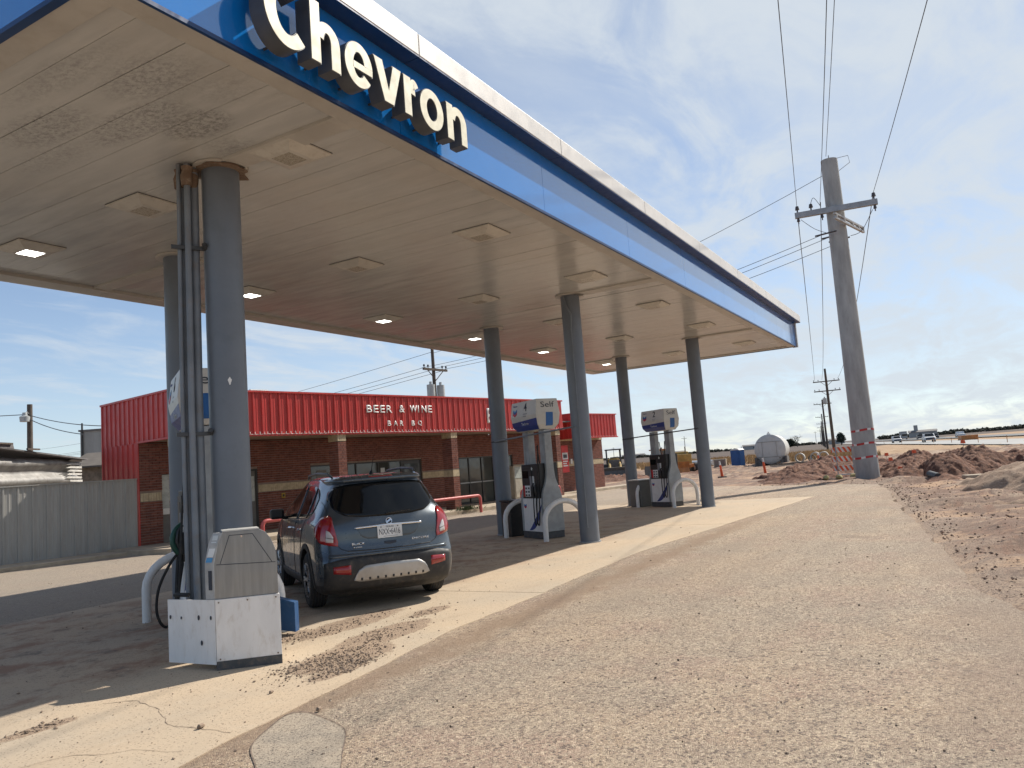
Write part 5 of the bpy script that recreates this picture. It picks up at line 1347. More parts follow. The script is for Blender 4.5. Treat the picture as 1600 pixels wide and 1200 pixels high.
# tail lights wrap round the corners
for sg in (1, -1):
    d = Vector((.72, -.69 * sg, 0)).normalized(); ex = Vector((-d.y, d.x, 0)) * 1.0     # across direction
    c0_ = Vector((.12, .80 * sg, 0))
    def PT(u, v, sg=sg, d=d, ex=ex, c0_=c0_): return tuple(c0_ - d * 1.2 + ex * u * sg * -1 + Vector((0, 0, v)))
    # u>0 toward the tailgate, u<0 round to the side
    lamp = patch('tail_light', M['taillight'], body, lin(-.19, .155, 20), curve([(-.19, 1.0), (-.14, .90), (-.05, .83), (.08, .80), (.155, .79)]),
          curve([(-.19, 1.02), (-.10, 1.13), (0, 1.155), (.06, 1.12), (.12, .98), (.155, .84)]), 8, PT, tuple(d), .012, .011)
    patch('reverse_lamp', M['lampclear'], lamp, lin(.02, .105, 6), curve([(.02, .845), (.105, .835)]), curve([(.02, .985), (.06, .97), (.105, .90)]), 4, PT, tuple(d), .015, .002)
    patch('lamp_divider', M['black'], lamp, lin(.02, .115, 6), curve([(.02, .897), (.115, .875)]), curve([(.02, .905), (.115, .883)]), 1, PT, tuple(d), .017, .002)
    rf = patch('bumper_reflector', M['taillight'], body, lin(.50 * sg, .70 * sg, 6), curve([(-.7, .475), (-.5, .45), (.5, .45), (.7, .475)]), curve([(-.7, .555), (-.5, .565), (.5, .565), (.7, .555)]), 2, REAR, RD, .008, .006)
# dark lower bumper, silver skid plate, ledge
patch('bumper_cladding', M['cladding'], body, lin(-.80, .80, 40), lambda u: .25, scurve([(0, .655), (.45, .65), (.6, .64), (.80, .60)]), 8, REAR, RD, .004, .003)
patch('skid_plate', M['satin'], body, lin(-.47, .47, 30), scurve([(0, .36), (.40, .36), (.47, .38)]), scurve([(0, .555), (.33, .545), (.42, .49), (.47, .385)]), 6, REAR, RD, .014, .012)
for k in range(-4, 5): patch('skid_slot', M['cladding'], body, lin(k * .095 - .012, k * .095 + .012, 1), lambda u: .375, lambda u: .405, 1, REAR, RD, .016, .002)
patch('bumper_ledge', M['carpaint'], body, lin(-.74, .74, 30), lambda u: .655, lambda u: .69, 2, REAR, RD, .012, .01)
MB().tube([(.10, -.56, .30), (.26, -.56, .30)], .032, 14).build('exhaust_tip', M['chrome'], body, smooth=True)
MB().box(.25, 4.0, -.6, .6, .19, .30).build('underbody', M['black'], body)
# side glass, both sides
for sg, P, d in ((1, LEFT, LD), (-1, RIGHT, RDD)):
    bl = curve([(.72, 1.20), (.86, 1.135), (1.2, 1.11), (3.0, 1.06)])
    tl = curve([(.72, 1.32), (.80, 1.41), (.95, 1.48), (1.2, 1.515), (1.9, 1.53), (2.25, 1.50), (2.6, 1.37), (2.9, 1.19), (3.02, 1.07)])
    patch('quarter_window', M['carglass'], body, lin(.74, .98, 6), bl, tl, 6, P, d, .004)
    patch('rear_door_window', M['carglass'], body, lin(1.02, 1.66, 10), bl, tl, 6, P, d, .004)
    patch('front_door_window', M['carglass'], body, lin(1.74, 2.92, 16), bl, tl, 6, P, d, .004)
    line_on('chrome_sill', [(.73, 1.25), (.80, 1.16), (.95, 1.115), (1.4, 1.09), (2.9, 1.045)], .007, M['chrome'], P, d, .004)
    line_on('door_seam', [(1.00, 1.46), (1.03, 1.1), (1.20, .86), (1.30, .62), (1.32, .36)], .004, M['black'], P, d, .001)
    line_on('door_seam', [(1.72, 1.5), (1.74, 1.1), (1.78, .7), (1.78, .36)], .004, M['black'], P, d, .001)
    line_on('door_seam', [(2.95, 1.03), (2.98, .8), (2.86, .5), (2.84, .36)], .004, M['black'], P, d, .001)
    for hx in (1.22, 2.02):
        h, nr = cast(P(hx, .965), d); MB().tube([(h.x, h.y - sg * .0, .965), (h.x + .02, h.y + sg * .035, .968), (h.x + .16, h.y + sg * .035, .962), (h.x + .18, h.y, .96)], .014, 8).build('door_handle', M['chrome'], body, smooth=True)
    # wheel-arch lips and sill cladding
    for ax_ in (AXR, AXF):
        b = MB(); n = 26
        for i in range(n + 1):
            a = rad(-8) + rad(196) * i / n; row = []
            for rr in (.402, .465):
                x, z = ax_ + rr * math.cos(a), WR + rr * math.sin(a); z = max(z, .2); h, nr = cast(P(x, z), d)
                y = (h.y if h is not None else sg * .86); row.append((x, y + sg * .009, z))
            row += [(row[1][0], row[1][1] - sg * .02, row[1][2]), (row[0][0], row[0][1] - sg * .06, row[0][2])]
            b.v += row
        for i in range(n):
            for k in range(4): b.f.append((4 * i + k, 4 * i + (k + 1) % 4, 4 * i + 4 + (k + 1) % 4, 4 * i + 4 + k))
        b.build('arch_trim', M['cladding'], body, smooth=True, angle=50)
    patch('sill_cladding', M['cladding'], body, lin(AXR + .42, AXF - .42, 20), lambda u: .23, lambda u: .37, 3, P, d, .006)
    # mirror
    my = sg * .93
    mb = MB().box(2.62, 2.76, min(sg * .88, sg * 1.08), max(sg * .88, sg * 1.08), 1.07, 1.22).build('door_mirror', M['black'], body, bevel=.035)
    MB().tube([(2.72, sg * .80, 1.06), (2.70, sg * .92, 1.10)], .03, 8).build('mirror_arm', M['black'], mb)
    # roof rails
    MB().tube([(.62, sg * .55, 1.62), (.75, sg * .575, 1.665), (1.4, sg * .59, 1.685), (2.1, sg * .58, 1.665), (2.25, sg * .565, 1.62)], [.014, .018, .018, .018, .012], 8).build('roof_rail', M['black'], body, smooth=True)
patch('windscreen', M['carglass'], body, lin(-.56, .56, 16), lambda u: 2.45, lambda u: 3.15, 8, lambda u, v: (v, u, 3.0), (0, 0, -1), .004)
# antenna
MB().tube([(.78, 0, 1.63), (.76, 0, 1.665), (.74, 0, 1.68)], [.03, .018, .008], 10).tube([(.75, 0, 1.675), (.60, 0, 1.86)], [.005, .003], 6).build('antenna', M['black'], body, smooth=True)
# rear wiper
h1, _ = cast(REAR(0.02, 1.13), RD); h2, _ = cast(REAR(-.30, 1.15), RD)
MB().tube([h1 + Vector((-.03, 0, 0)), h2 + Vector((-.022, 0, 0))], .009, 6).build('rear_wiper', M['black'], body)
# wheels
def wheel():
    prof = [(-.105, .20), (-.108, .30), (-.085, .338), (-.03, .345), (.03, .345), (.085, .338), (.108, .30), (.105, .225), (.07, .215), (-.07, .20)]
    n = 56; b = MB()
    for i in range(n):
        a = 2 * math.pi * i / n
        for (y, r) in prof: b.v.append((r * math.cos(a), y, r * math.sin(a)))
    k = len(prof)
    for i in range(n):
        for j in range(k):
            a, c = i * k + j, i * k + (j + 1) % k; a2, c2 = ((i + 1) % n) * k + j, ((i + 1) % n) * k + (j + 1) % k; b.f.append((a, c, c2, a2))
    ty = b.build('wheel', M['darkrubber_strip'], body, smooth=True, angle=30)
    g = MB()
    for yy in (-.055, -.018, .018, .055):
        g.tube([(.3455 * math.cos(a), yy, .3455 * math.sin(a)) for a in [2 * math.pi * i / 48 for i in range(49)]], .004, 5, cap=False)
    g.build('tread_groove', M['ink'], ty)
    r = MB(); 
    r.tube([(0, -.085, 0), (0, .055, 0)], .208, 40)
    rim = r.build('rim_barrel', M['bracket'], ty, smooth=True)
    sp = MB()
    for q in range(5):
        for dq in (-.13, .13):
            a = 2 * math.pi * q / 5 + dq; a0 = 2 * math.pi * q / 5
            p0 = Vector((.045 * math.cos(a0), .075, .045 * math.sin(a0))); p1 = Vector((.205 * math.cos(a), .098, .205 * math.sin(a)))
            sp.tube([p0, p0.lerp(p1, .5) + Vector((0, .012, 0)), p1], [.024, .016, .018], 6)
    sp.tube([(0, .05, 0), (0, .10, 0)], .05, 20)
    sp.tube([(.208 * math.cos(a), .098, .208 * math.sin(a)) for a in [2 * math.pi * i / 40 for i in range(41)]], .012, 6, cap=False)
    sp.build('spokes', M['alloy'], ty, smooth=True)
    return ty
w0 = wheel(); wl = [(AXR, .775, 0), (AXR, -.775, math.pi), (AXF, .775, 0), (AXF, -.775, math.pi)]
for i, (x, y, rz) in enumerate(wl):
    if i == 0: o = w0
    else:
        o = w0.copy(); COL.objects.link(o); o.parent = body
        for ch in w0.children: c = ch.copy(); COL.objects.link(c); c.parent = o
    o.location = (x, y, WR); o.rotation_euler = (0, 0, rz)

# ---------------------------------------------------------------- poles and wires
def insul(b, p, h=.22, r=.06):
    p = Vector(p); b.tube([p, p + Vector((0, 0, h * .4)), p + Vector((0, 0, h * .45)), p + Vector((0, 0, h))], [r * .35, r * .35, r, r * .7], 8)
bp = thing('concrete_power_pole', 'thick round concrete power pole beside the barricade, red and white tape round its base', 'power pole', (34.95, 3.4, 0))
PH = 13.65
MB().tube([(34.95, 3.4, -.1), (34.95, 3.4, PH)], [.465, .335], 40).build('pole', M['poleconc'], bp, world=True, smooth=True)
def band_on(z, seg, m, w=.075):
    r = .465 - (.13) * z / PH + .006; b = MB(); n = 8
    for (a0, a1) in seg:
        pts = [(a0 + (a1 - a0) * i / n) for i in range(n + 1)]
        v = []
        for a in pts: v += [(34.95 + r * math.cos(a), 3.4 + r * math.sin(a), z + .03 * math.sin(a * 2) - w), (34.95 + r * math.cos(a), 3.4 + r * math.sin(a), z + .03 * math.sin(a * 2) + w)]
        b.add(v, [(2 * i, 2 * i + 1, 2 * i + 3, 2 * i + 2) for i in range(n)])
    return b.build('warning_tape' if m is M['tape_red'] else 'warning_tape', m, bp, world=True)
for z, ph in ((.86, .1), (1.42, .5), (1.98, .9)):
    for i in range(6):
        band_on(z, [(ph + i * math.pi / 3, ph + i * math.pi / 3 + .68)], M['tape_red'], .042)
        band_on(z, [(ph + i * math.pi / 3 + .68, ph + i * math.pi / 3 + 1.047)], M['whiteink'], .042)
LD_ = Vector((.989, .145, 0)); AD = Vector((-.145, .989, 0))
P1 = Vector((34.95, 3.4, 0))
ac = P1 - LD_ * .45 + Vector((0, 0, 11.35))
ha = 1.62
T_ = frame(ac, AD, (0, 0, 1))
MB().box(-ha, ha, -.12, .12, -.09, .09, T_).build('crossarm', M['galv'], bp, world=True, bevel=.01)
b = MB(); tips = []
for s_ in (-1.5, .95, 1.5): p = ac + AD * s_ + Vector((0, 0, .12)); insul(b, p, .28, .09); tips.append(p + Vector((0, 0, .28)))
for s_ in (-1.5, .55, 1.5): p = ac + AD * s_ - Vector((0, 0, .38)); insul(b, p, .24, .07)
b.build('insulator', M['porcelain'], bp, world=True)
SD = Vector((5.8, 25.6, 0)).normalized()      # toward the pole behind the shop
SA = Vector((SD.y, -SD.x, 0))
bc = P1 - LD_ * .50 + Vector((0, 0, 10.35))
T_ = frame(P1 + Vector((-.1, -.47, 10.75)), SA, (0, 0, 1)); b = MB()
b.box(-1.6, 1.85, -.13, -.055, -.05, .05, T_).box(-1.6, 1.85, .055, .13, -.05, .05, T_)
for q in (-1.5, -.6, .4, 1.1, 1.7): b.box(q, q + .08, -.055, .055, -.06, .06, T_)
b.build('dead_end_arm', M['greycap'], bp, world=True)
MB().tube([P1 + Vector((0, 0, PH)), P1 + Vector((0, 0, PH + .22))], .02, 6).tube([P1 + Vector((.25, -.2, PH + .1)), P1 + Vector((.1, -.75, PH + .05)), P1 + Vector((0, -.8, PH - .3)), P1 + Vector((0, -.35, PH - .55))], .012, 6).build('top_pin', M['galv'], bp, world=True)
for jp in ([ac + AD * -1.4 + Vector((0, 0, -.3)), ac + AD * -.9 + Vector((0, 0, -1.1)), ac + AD * -.45 + Vector((0, 0, -1.25))], [ac + AD * 1.4 + Vector((0, 0, -.2)), ac + AD * .9 + Vector((0, 0, -.7)), bc + AD * .4],
    [ac + AD * .95 + Vector((0, 0, .4)), ac + AD * .8 + Vector((0, 0, .65)), ac + AD * .55 + Vector((0, 0, .2))]): MB().tube(smooth_path(jp, 4), .012, 6).build('jumper_wire', M['wire'], bp, world=True)
def wire(a, b_, sag, label, r=.014, n=14, group='overhead power lines'):
    a, b_ = Vector(a), Vector(b_); mid = (a + b_) / 2
    w_ = thing('power_line', label, 'power line', tuple(a), 0, group)
    path = [a.lerp(b_, i / n) - Vector((0, 0, sag * 4 * (i / n) * (1 - i / n))) for i in range(n + 1)]
    MB().tube(path, r, 5).build('cable', M['wire'], w_, world=True)
# wood poles down the line
def wood_pole(x, y, H, arms, label, trans=0, r=.17, wd=1.5, rz=None, group=None):
    rz = math.atan2(LD_.y, LD_.x) if rz is None else rz
    p = thing('utility_pole', label, 'utility pole', (x, y, 0), rz, group)
    MB().tube([(0, 0, -.1), (0, 0, H)], [r, r * .62], 12).build('pole', M['wood'], p, smooth=True)
    for z in arms:
        a_ = box('crossarm', M['wood'], p, -.22, -.10, -wd, wd, z - .07, z + .07)
        MB().tube([(-.17, -.75, z - .06), (-.17, 0, z - .7)], .03, 5).tube([(-.17, .75, z - .06), (-.17, 0, z - .7)], .03, 5).build('brace', M['wood'], a_)
        b = MB()
        for s_ in (-.93, -.6, .6, .93): insul(b, (-.16, s_ * wd, z + .07), .22, .07)
        b.build('insulator', M['porcelain'], p)
    for k in range(trans):
        s_ = -1 if k else 1
        MB().tube([(-.1, s_ * .48, arms[-1] - 1.75), (-.1, s_ * .48, arms[-1] - 1.0)], .26, 18).tube([(-.1, s_ * .48, arms[-1] - 1.0), (-.1, s_ * .48, arms[-1] - .8)], .09, 8).build('transformer', M['transf'], p, smooth=True)
    return p
P2 = Vector((115.6, 15.1, 0))
wood_pole(P2.x, P2.y, 11.9, [10.1, 8.75], 'dark wood pole with two crossarms, next along the line beyond the concrete pole', 1, .24, 1.75)
line_poles = [(185, 25.5, 11.2), (260, 36.5, 10.6), (335, 47.5, 10.2), (420, 60, 10.2), (520, 75, 10.0)]
for i, (x, y, H) in enumerate(line_poles):
    wood_pole(x, y, H, [H - 1.0], ['third', 'fourth', 'fifth', 'sixth', 'seventh'][i] + ' pole of the line running away beside the highway, shrinking toward the horizon', 0, .26, 1.9, group='distant utility poles')
PB = P1 - LD_ * 80
for s_, nm in ((-1.5, 'power line from the right tip of the big pole crossarm, rising to the top right'), (1.5, 'power line from the left tip of the big pole crossarm, rising to the top'),):
    wire(ac + AD * s_ + Vector((0, 0, .4)), PB + AD * s_ + Vector((0, 0, 11.9)), 1.3, nm, .011, 20)
wire(P1 + Vector((0, .1, PH + .2)), PB - AD * .12 + Vector((0, 0, 14)), 1.2, 'power line rising from the very top of the concrete pole', .011, 20)
wire(ac + AD * .58 + Vector((0, 0, .3)), PB + AD * .28 + Vector((0, 0, 12.9)), 1.2, 'power line passing just left of the concrete pole top', .011, 20)
for s_, q in ((-1.5, 'right'), (.55, 'middle'), (1.5, 'left')):
    wire(ac + AD * s_ + Vector((0, 0, .4)), P2 + AD * s_ + Vector((0, 0, 10.4)), 1.3, 'power line on the %s side between the concrete pole and the next wood pole' % q, .018, 16)
PS = Vector((40.71, 29.03, 0))
wire(P1 + Vector((0, 0, PH - .5)), PS + Vector((0, 0, 9.3)), .7, 'topmost side line going left from the concrete pole over the canopy', .012)
wire(bc - SA * .2 + SD * .5, PS + SA * -1 + Vector((0, 0, 8.3)), .6, 'side line from the dead-end arm toward the shop pole, upper', .012)
wire(bc + SA * .5 + SD * .5, PS + Vector((0, 0, 8.3)), .6, 'side line from the dead-end arm toward the shop pole, middle', .012)
wire(bc + SA * 1.35 + SD * .2 - Vector((0, 0, .1)), PS + SA * 1 + Vector((0, 0, 8.3)), .6, 'side line from the dead-end arm toward the shop pole, lowest', .012)
b = MB()
for off_, q in ((-.2, .5), (.5, .5), (1.35, .2)): b.tube([bc + SA * off_, bc + SA * off_ + SD * .9], .035, 6)
b.build('strain_insulator', M['porcelain'], bp, world=True)
sp_ = wood_pole(PS.x, PS.y, 9.75, [8.2], 'wood pole with crossarm and two grey transformers behind the shop roof', 2, .16, 1.15, math.atan2(SD.y, SD.x) + .12)
PL = Vector((21.1, 39.75, 0))
lp = thing('yard_light_pole', 'short dark wood pole with a round yard light at the far left', 'light pole', (PL.x, PL.y, 0))
MB().tube([(0, 0, 0), (0, 0, 6.45)], [.15, .12], 10).build('pole', M['wood'], lp, smooth=True)
MB().tube([(0, 0, 5.95), (-.25, -.2, 6.05), (-.4, -.3, 5.9)], .03, 6).build('lamp_arm', M['galv'], lp)
MB().tube([(-.4, -.3, 6.0), (-.4, -.3, 5.85), (-.4, -.3, 5.80), (-.4, -.3, 5.55)], [.10, .12, .23, .21], 14).build('lamp_head', M['transf'], lp, smooth=True)
for z0, z1, q in ((9.4, 6.2, 'highest'), (8.3, 5.8, 'second'), (8.25, 5.6, 'third'), (8.2, 5.4, 'lowest')):
    off = {'highest': 0, 'second': -1, 'third': 0.1, 'lowest': 1}[q]
    wire(PS + SA * off * .9 + Vector((0, 0, z0)), PS + SD * 85 + SA * off + Vector((0, 0, z0 - .6)), .9, '%s of the four lines leaving the shop pole to the left' % q, .014)
wire(PL + Vector((0, 0, 5.9)), Vector((20.2, 32.2, 4.68)), .12, 'upper service cable dropping right from the yard light pole', .02)
wire(PL + Vector((0, 0, 5.7)), Vector((19.5, 32.6, 4.35)), .12, 'lower service cable dropping right from the yard light pole', .02)
wire(PL + Vector((0, 0, 5.95)), Vector((-5, 47, 5.6)), .3, 'cable leaving the yard light pole to the left edge', .02)

# ---------------------------------------------------------------- buildings left of the shop
sh = thing('metal_shed', 'weathered corrugated metal shed with torn bright insulation behind the grey fence', 'shed', (11.2, 24.0, 0), rad(30))
def corr(x0, x1, z0, z1, y, amp, wl, m, name, parent, curv=0.0):
    b = MB(); nz = int((z1 - z0) / wl * 8); nx = 18; 
    for i in range(nz + 1):
        z = z0 + (z1 - z0) * i / nz
        for k in range(nx + 1):
            x = lerp(x0, x1, k / nx); b.v.append((x, y + amp * math.sin(2 * math.pi * (z - z0) / wl) + curv * ((k / nx) ** 3), z + .04 * fbm(x, z, .6, 3, 3)))
    for i in range(nz):
        for k in range(nx): a = i * (nx + 1) + k; b.f.append((a, a + 1, a + nx + 2, a + nx + 1))
    o = b.build(name, m, parent, smooth=True, angle=80); s = o.modifiers.new('t', 'SOLIDIFY'); s.thickness = .01; return o
corr(-6.5, 5.2, .2, 3.0, 0, .10, .55, M['oldmetal'], 'corrugated_wall', sh)
box('end_wall', M['oldmetal'], sh, 5.05, 5.19, .14, 5, 0, 2.9)
b = MB()
for i in range(7):
    z = 2.2 + i * .115; b.add([(4.35 + .25 * fbm(i, 1, 1.3, 2), -.13, z), (5.21, -.14, z - .02), (5.21, -.14, z + .05), (4.55 + .2 * fbm(i, 5, 1.3, 2), -.135, z + .06)], [(0, 1, 2, 3)])
o = b.build('torn_insulation', M['foil'], sh); s = o.modifiers.new('t', 'SOLIDIFY'); s.thickness = .02
b = MB(); b.prism([(-6.8, -.35, 3.08), (-3.0, -.35, 3.16), (-.2, -.35, 3.42), (1.2, -.35, 3.36), (1.25, -.35, 3.22), (5.3, -.3, 2.98), (5.3, -.3, 2.93), (-.2, -.35, 3.28), (-6.8, -.35, 3.0)], (0, 5.0, 0))
b.build('sagging_roof', M['farroof'], sh)
b = MB()
for x, z, l in ((-1.5, 3.2, 1.1), (.3, 3.36, .8), (1.8, 3.22, .6), (-3.2, 3.15, .9)): b.box(x, x + l, -.42, -.36, z - .02, z + .03)
b.build('loose_board', M['wood'], sh)
so_ = thing('grey_silo_house', 'pale grey boxy structure standing behind the shop left end', 'outbuilding', (20.6, 34.3, 0), rad(-58))
box('wall', M['greymetal'], so_, -.2, 3.2, 0, 3, 2.2, 4.62); box('roof_edge', M['farroof'], so_, -.26, 3.26, -.06, 3, 4.62, 4.70); box('service_mast', M['frame'], so_, -.12, -.06, -.08, -.02, 2.5, 5.0); box('window', M['glass'], so_, 1.0, 1.5, -.02, .001, 3.0, 3.9)
rw = thing('rubble_building', 'low rubble-stone building with a shingle roof between the shed and the shop', 'outbuilding', (17.0, 28.2, 0), rad(-58))
box('wall', M['stone'], rw, -.6, 4, 0, 3, 0, 2.75); b = MB(); b.prism([(-.8, -.3, 2.72), (4.2, -.3, 2.72), (4.2, 1.6, 3.3), (-.8, 1.6, 3.3)], (0, 0, .06)); b.build('roof', M['shingle'], rw)

# ---------------------------------------------------------------- earth piles
def pile(name, label, blobs, m, x0, x1, y0, y1, n=200, rough=.13, kind=None):
    b = MB(); nx = n; ny = int(n * (y1 - y0) / (x1 - x0)) + 2
    for j in range(ny + 1):
        for i in range(nx + 1):
            x = lerp(x0, x1, i / nx); y = lerp(y0, y1, j / ny); h = 0
            for (cx_, cy_, rx, ry, H) in blobs:
                d2 = ((x - cx_) / rx) ** 2 + ((y - cy_) / ry) ** 2
                d2 *= 1 + .55 * fbm(x, y, .9, 3, 11.0); d2 = max(d2, 0.0); h = max(h, H * max(0, 1 - d2 ** .8)) if d2 < 1.6 else h
            k = min(1, h / .35)
            h += k * (fbm(x, y, .8, 6, 6.0) * rough * 1.6 + abs(fbm(x, y, 2.6, 5, 2.0)) * rough * 1.3 + fbm(x, y, 6.0, 4, 9.0) * rough * .6 - rough * .3)
            b.v.append((x, y, -.06 + h if h > .001 else -.12))
    for j in range(ny):
        for i in range(nx):
            q = (j * (nx + 1) + i, j * (nx + 1) + i + 1, (j + 1) * (nx + 1) + i + 1, (j + 1) * (nx + 1) + i)
            if max(b.v[t][2] for t in q) > -.11: b.f.append(q)
    o = b.build(name, m, smooth=True, angle=70); tag(o, label, 'dirt pile', 'heaps of dug-up earth')
    return o
pile('dirt_pile', 'low reddish brown earth heap in front of the striped barricade', [(35.6, 6.6, 1.6, 1.5, .38), (38.2, 6.3, 2.6, 2.1, .6), (41.5, 5.8, 4.5, 2.9, .8), (46, 6.4, 5, 3.0, .65), (43, 3.6, 4, 1.6, .6)], M['pile'], 33.4, 51, 1.6, 11)
pile('dirt_pile', 'red brown earth heap just right of the concrete pole', [(33.0, 1.75, 1.9, 1.0, .55), (36.5, 2.2, 2.6, 1.2, .62), (41, 1.8, 4, 1.8, .85)], M['pile'], 31, 44.5, -1.5, 3.6)
pile('dirt_pile', 'tallest red earth heap with two humps at the right', [(33.0, .45, 2.2, 1.1, .98), (35.6, -.55, 2.6, 1.3, 1.12), (37.0, -1.9, 3.0, 1.7, .8), (30.8, .45, 1.5, .8, .3), (39, 0, 3, 2, .9)], M['pile'], 29, 42, -5, 2.2)
pile('dirt_pile', 'smooth tan fill mound with tyre tracks at the right edge', [(26.2, -2.9, 4.4, 3.2, .86), (29, -5.2, 4, 3, .8), (27.5, -.2, 2.5, 1.0, .16)], M['tanpile'], 20, 34, -9, 1.2, 150, .055)
pile('dirt_pile', 'low dug ridge in front of the tan mound', [(19.4, -.9, .45, 1.2, .20), (18.9, -2.4, .5, 1.4, .24), (18.4, -4.1, .6, 1.4, .25)], M['tanpile'], 17, 21.5, -6, .6, 90, .14)
pile('dirt_pile', 'pale sloping gravel bank beyond the red heaps', [(62, 1.6, 9, 3.2, .5)], M['tanpile'], 50, 74, -3, 6, 60, .03)
# rubble slab and mat in the dug area
rs = thing('concrete_rubble', 'grey broken concrete slab lying at the foot of the tallest heap', 'rubble', (29.3, -.35, 0), .3)
box('slab', M['kerb'], rs, -.25, .25, -.35, .35, .06, .2, .03)
rs = thing('drain_box', 'dark broken pipe end jutting from the red heap', 'rubble', (30.9, .85, 0), .3)
MB().tube([(-.3, 0, .12), (.25, .1, .20)], .13, 14).build('pipe_end', M['bracket'], rs, smooth=True)
# orange marker flags / caps
for i, (x, y, z) in enumerate(((32.9, 2.05, .35), (37.4, 2.65, .62), (40.2, 3.0, .78), (38.3, 1.75, .86), (37.5, -.15, 1.15))):
    f_ = thing('marker_flag', ['orange marker flag nearest the concrete pole', 'orange marker flag left on the red heap', 'orange marker flag at the back of the red heap', 'orange marker flag beside the pale stake', 'orange marker flag high between the two humps'][i], 'marker flag', (x, y, z - .15), 0, 'orange marker flags on the earth heaps')
    MB().tube([(0, 0, -.2), (0, 0, .26)], .008, 5).build('stake', M['galv'], f_)
    b = MB(); b.tube([(0, 0, .12), (0, 0, .26)], [.10, .08], 7); b.build('flag', M['orange'], f_)
# ---------------------------------------------------------------- barricade, delineators
br = thing('barricade', 'orange and white striped three-board road barricade left of the concrete pole', 'barricade', (36.35, 4.38, 0.02), rad(96))
for y in (-.36, .30):
    box('upright', M['galv'], br, y, y + .045, -.02, .02, 0, 1.34)
    box('foot', M['galv'], br, y - .0, y + .045, -.35, .35, 0.0, .05)
box('lower_rail', M['safewhite'], br, -.36, .345, -.022, .022, .10, .16)
for z in (.30, .70, 1.10):
    bd = box('board', M['safewhite'], br, -.50, .50, -.045, -.021, z, z + .22)
    for side_ in (-.0465, -.0195):
        b = MB()
        for k in range(-1, 6):
            x = -.55 + k * .2; pts = [(x, z), (x + .1, z), (x + .21, z + .22), (x + .11, z + .22)]
            pts = [(min(.5, max(-.5, a)), c) for a, c in pts]
            if pts[0][0] >= .49 or pts[2][0] <= -.49: continue
            b.add([(a, side_, c) for a, c in pts], [(0, 1, 2, 3)])
        b.build('stripe', M['orange'], bd)
for i, (x, y) in enumerate(((35.5, 5.1), (35.3, 4.55), (35.5, 3.95))):
    sb_ = thing('sandbag', 'pale sandbag at the foot of the barricade, ' + ['left', 'middle', 'right beside the pole'][i], 'sandbag', (x, y, .0), .4 * i, 'sandbags weighing down the barricade')
    b = MB(); b.tube([(-.3, 0, .07), (-.18, 0, .09), (0, 0, .085), (.18, 0, .09), (.3, 0, .06)], [.03, .10, .115, .10, .03], 10); b.build('bag', mat('sandbag_cloth', (.42, .36, .16), .9) if i == 0 else MATS['sandbag_cloth'], sb_, smooth=True)
def delineator(x, y, lab, h=.95, tilt=.08):
    d_ = thing('traffic_delineator', lab, 'traffic cone', (x, y, .0), .2, 'orange traffic delineators')
    box('base', M['rubber'], d_, -.25, .25, -.25, .25, -.02, .06, .01)
    for k in range(4):
        z0, z1 = .06 + (h - .06) * k / 4, .06 + (h - .06) * (k + 1) / 4; r0, r1 = .085 - .04 * k / 4, .085 - .04 * (k + 1) / 4
        MB().tube([(-tilt * z0, tilt * z0, z0), (-tilt * z1, tilt * z1, z1)], [r0 if k % 2 == 0 else r0 + .001, r1], 10).build('cone_body' if k % 2 == 0 else 'reflective_band', M['orange'] if k % 2 == 0 else (M['safewhite'] if k == 3 else M['orange']), d_, smooth=True)
delineator(45.6, 12.25, 'orange delineator post left, beside the column of pump 2')
delineator(46.7, 10.0, 'orange delineator post in front of the round tank')
delineator(60.4, 9.0, 'orange delineator beside the concrete pipe sections', .9)
# ---------------------------------------------------------------- tank, toilet, pipes, block
tk = thing('storage_tank', 'big pale round-ended steel tank lying on dark skids beyond the lot', 'tank', (67.6, 13.9, 0), rad(8))
n = 48; b = MB(); b.tube([(0, 0, 1.36), (7.5, 0, 1.36)], 1.27, n); b.build('shell', M['tank'], tk, smooth=True, angle=30)
dome = MB(); rings = [(0, 1.27), (-.10, 1.20), (-.16, .9), (-.2, .45), (-.21, .02)]
dome.tube([(x, 0, 1.36) for x, r in rings], [r for x, r in rings], n); dome.build('end_cap', M['tank'], tk, smooth=True, angle=60)
seam = mat('tank_seam', (.27, .24, .2), .7)
b = MB()
for z in (2.0, .72): hw_ = math.sqrt(1.2 ** 2 - (z - 1.36) ** 2) * .99; b.tube([(-.205 + .0 * abs(k), hw_ * k / 6, z) for k in range(-6, 7)], .016, 5)
for y in (-.55, .6): b.tube([(-.215, y, .75), (-.215, y, 1.97)], .013, 5)
b.build('weld_seam', seam, tk)
for y in (-1.15, .95): box('skid', M['machine_grey'], tk, -.2, 7.5, y, y + .2, 0, .62)
b = MB(); b.prism([(-.2, -1.3, 0), (-.2, -.55, 0), (-.2, -1.12, .75), (-.2, -1.3, .75)], (.3, 0, 0)); b.prism([(-.2, 1.3, 0), (-.2, .55, 0), (-.2, 1.12, .75), (-.2, 1.3, .75)], (.3, 0, 0)); b.build('saddle', M['machine_grey'], tk)
MB().tube([(.3, 0, 2.6), (.3, 0, 2.85)], .07, 8).tube([(.3, .14, 2.68), (.3, -.14, 2.68)], .05, 8).build('vent_fitting', M['white'], tk, smooth=True)
MB().tube([(-.24, -.75, .6), (-.19, -.75, .6)], .05, 8).build('valve', M['machine_grey'], tk)
po = thing('portable_toilet', 'blue portable toilet with a white roof left of the round tank', 'portable toilet', (70.2, 17.3, 0), rad(-14))
box('cabin', M['porta'], po, -.45, .45, -.45, .45, .08, 1.50, .02); box('base', M['rubber'], po, -.5, .5, -.5, .5, 0, .08)
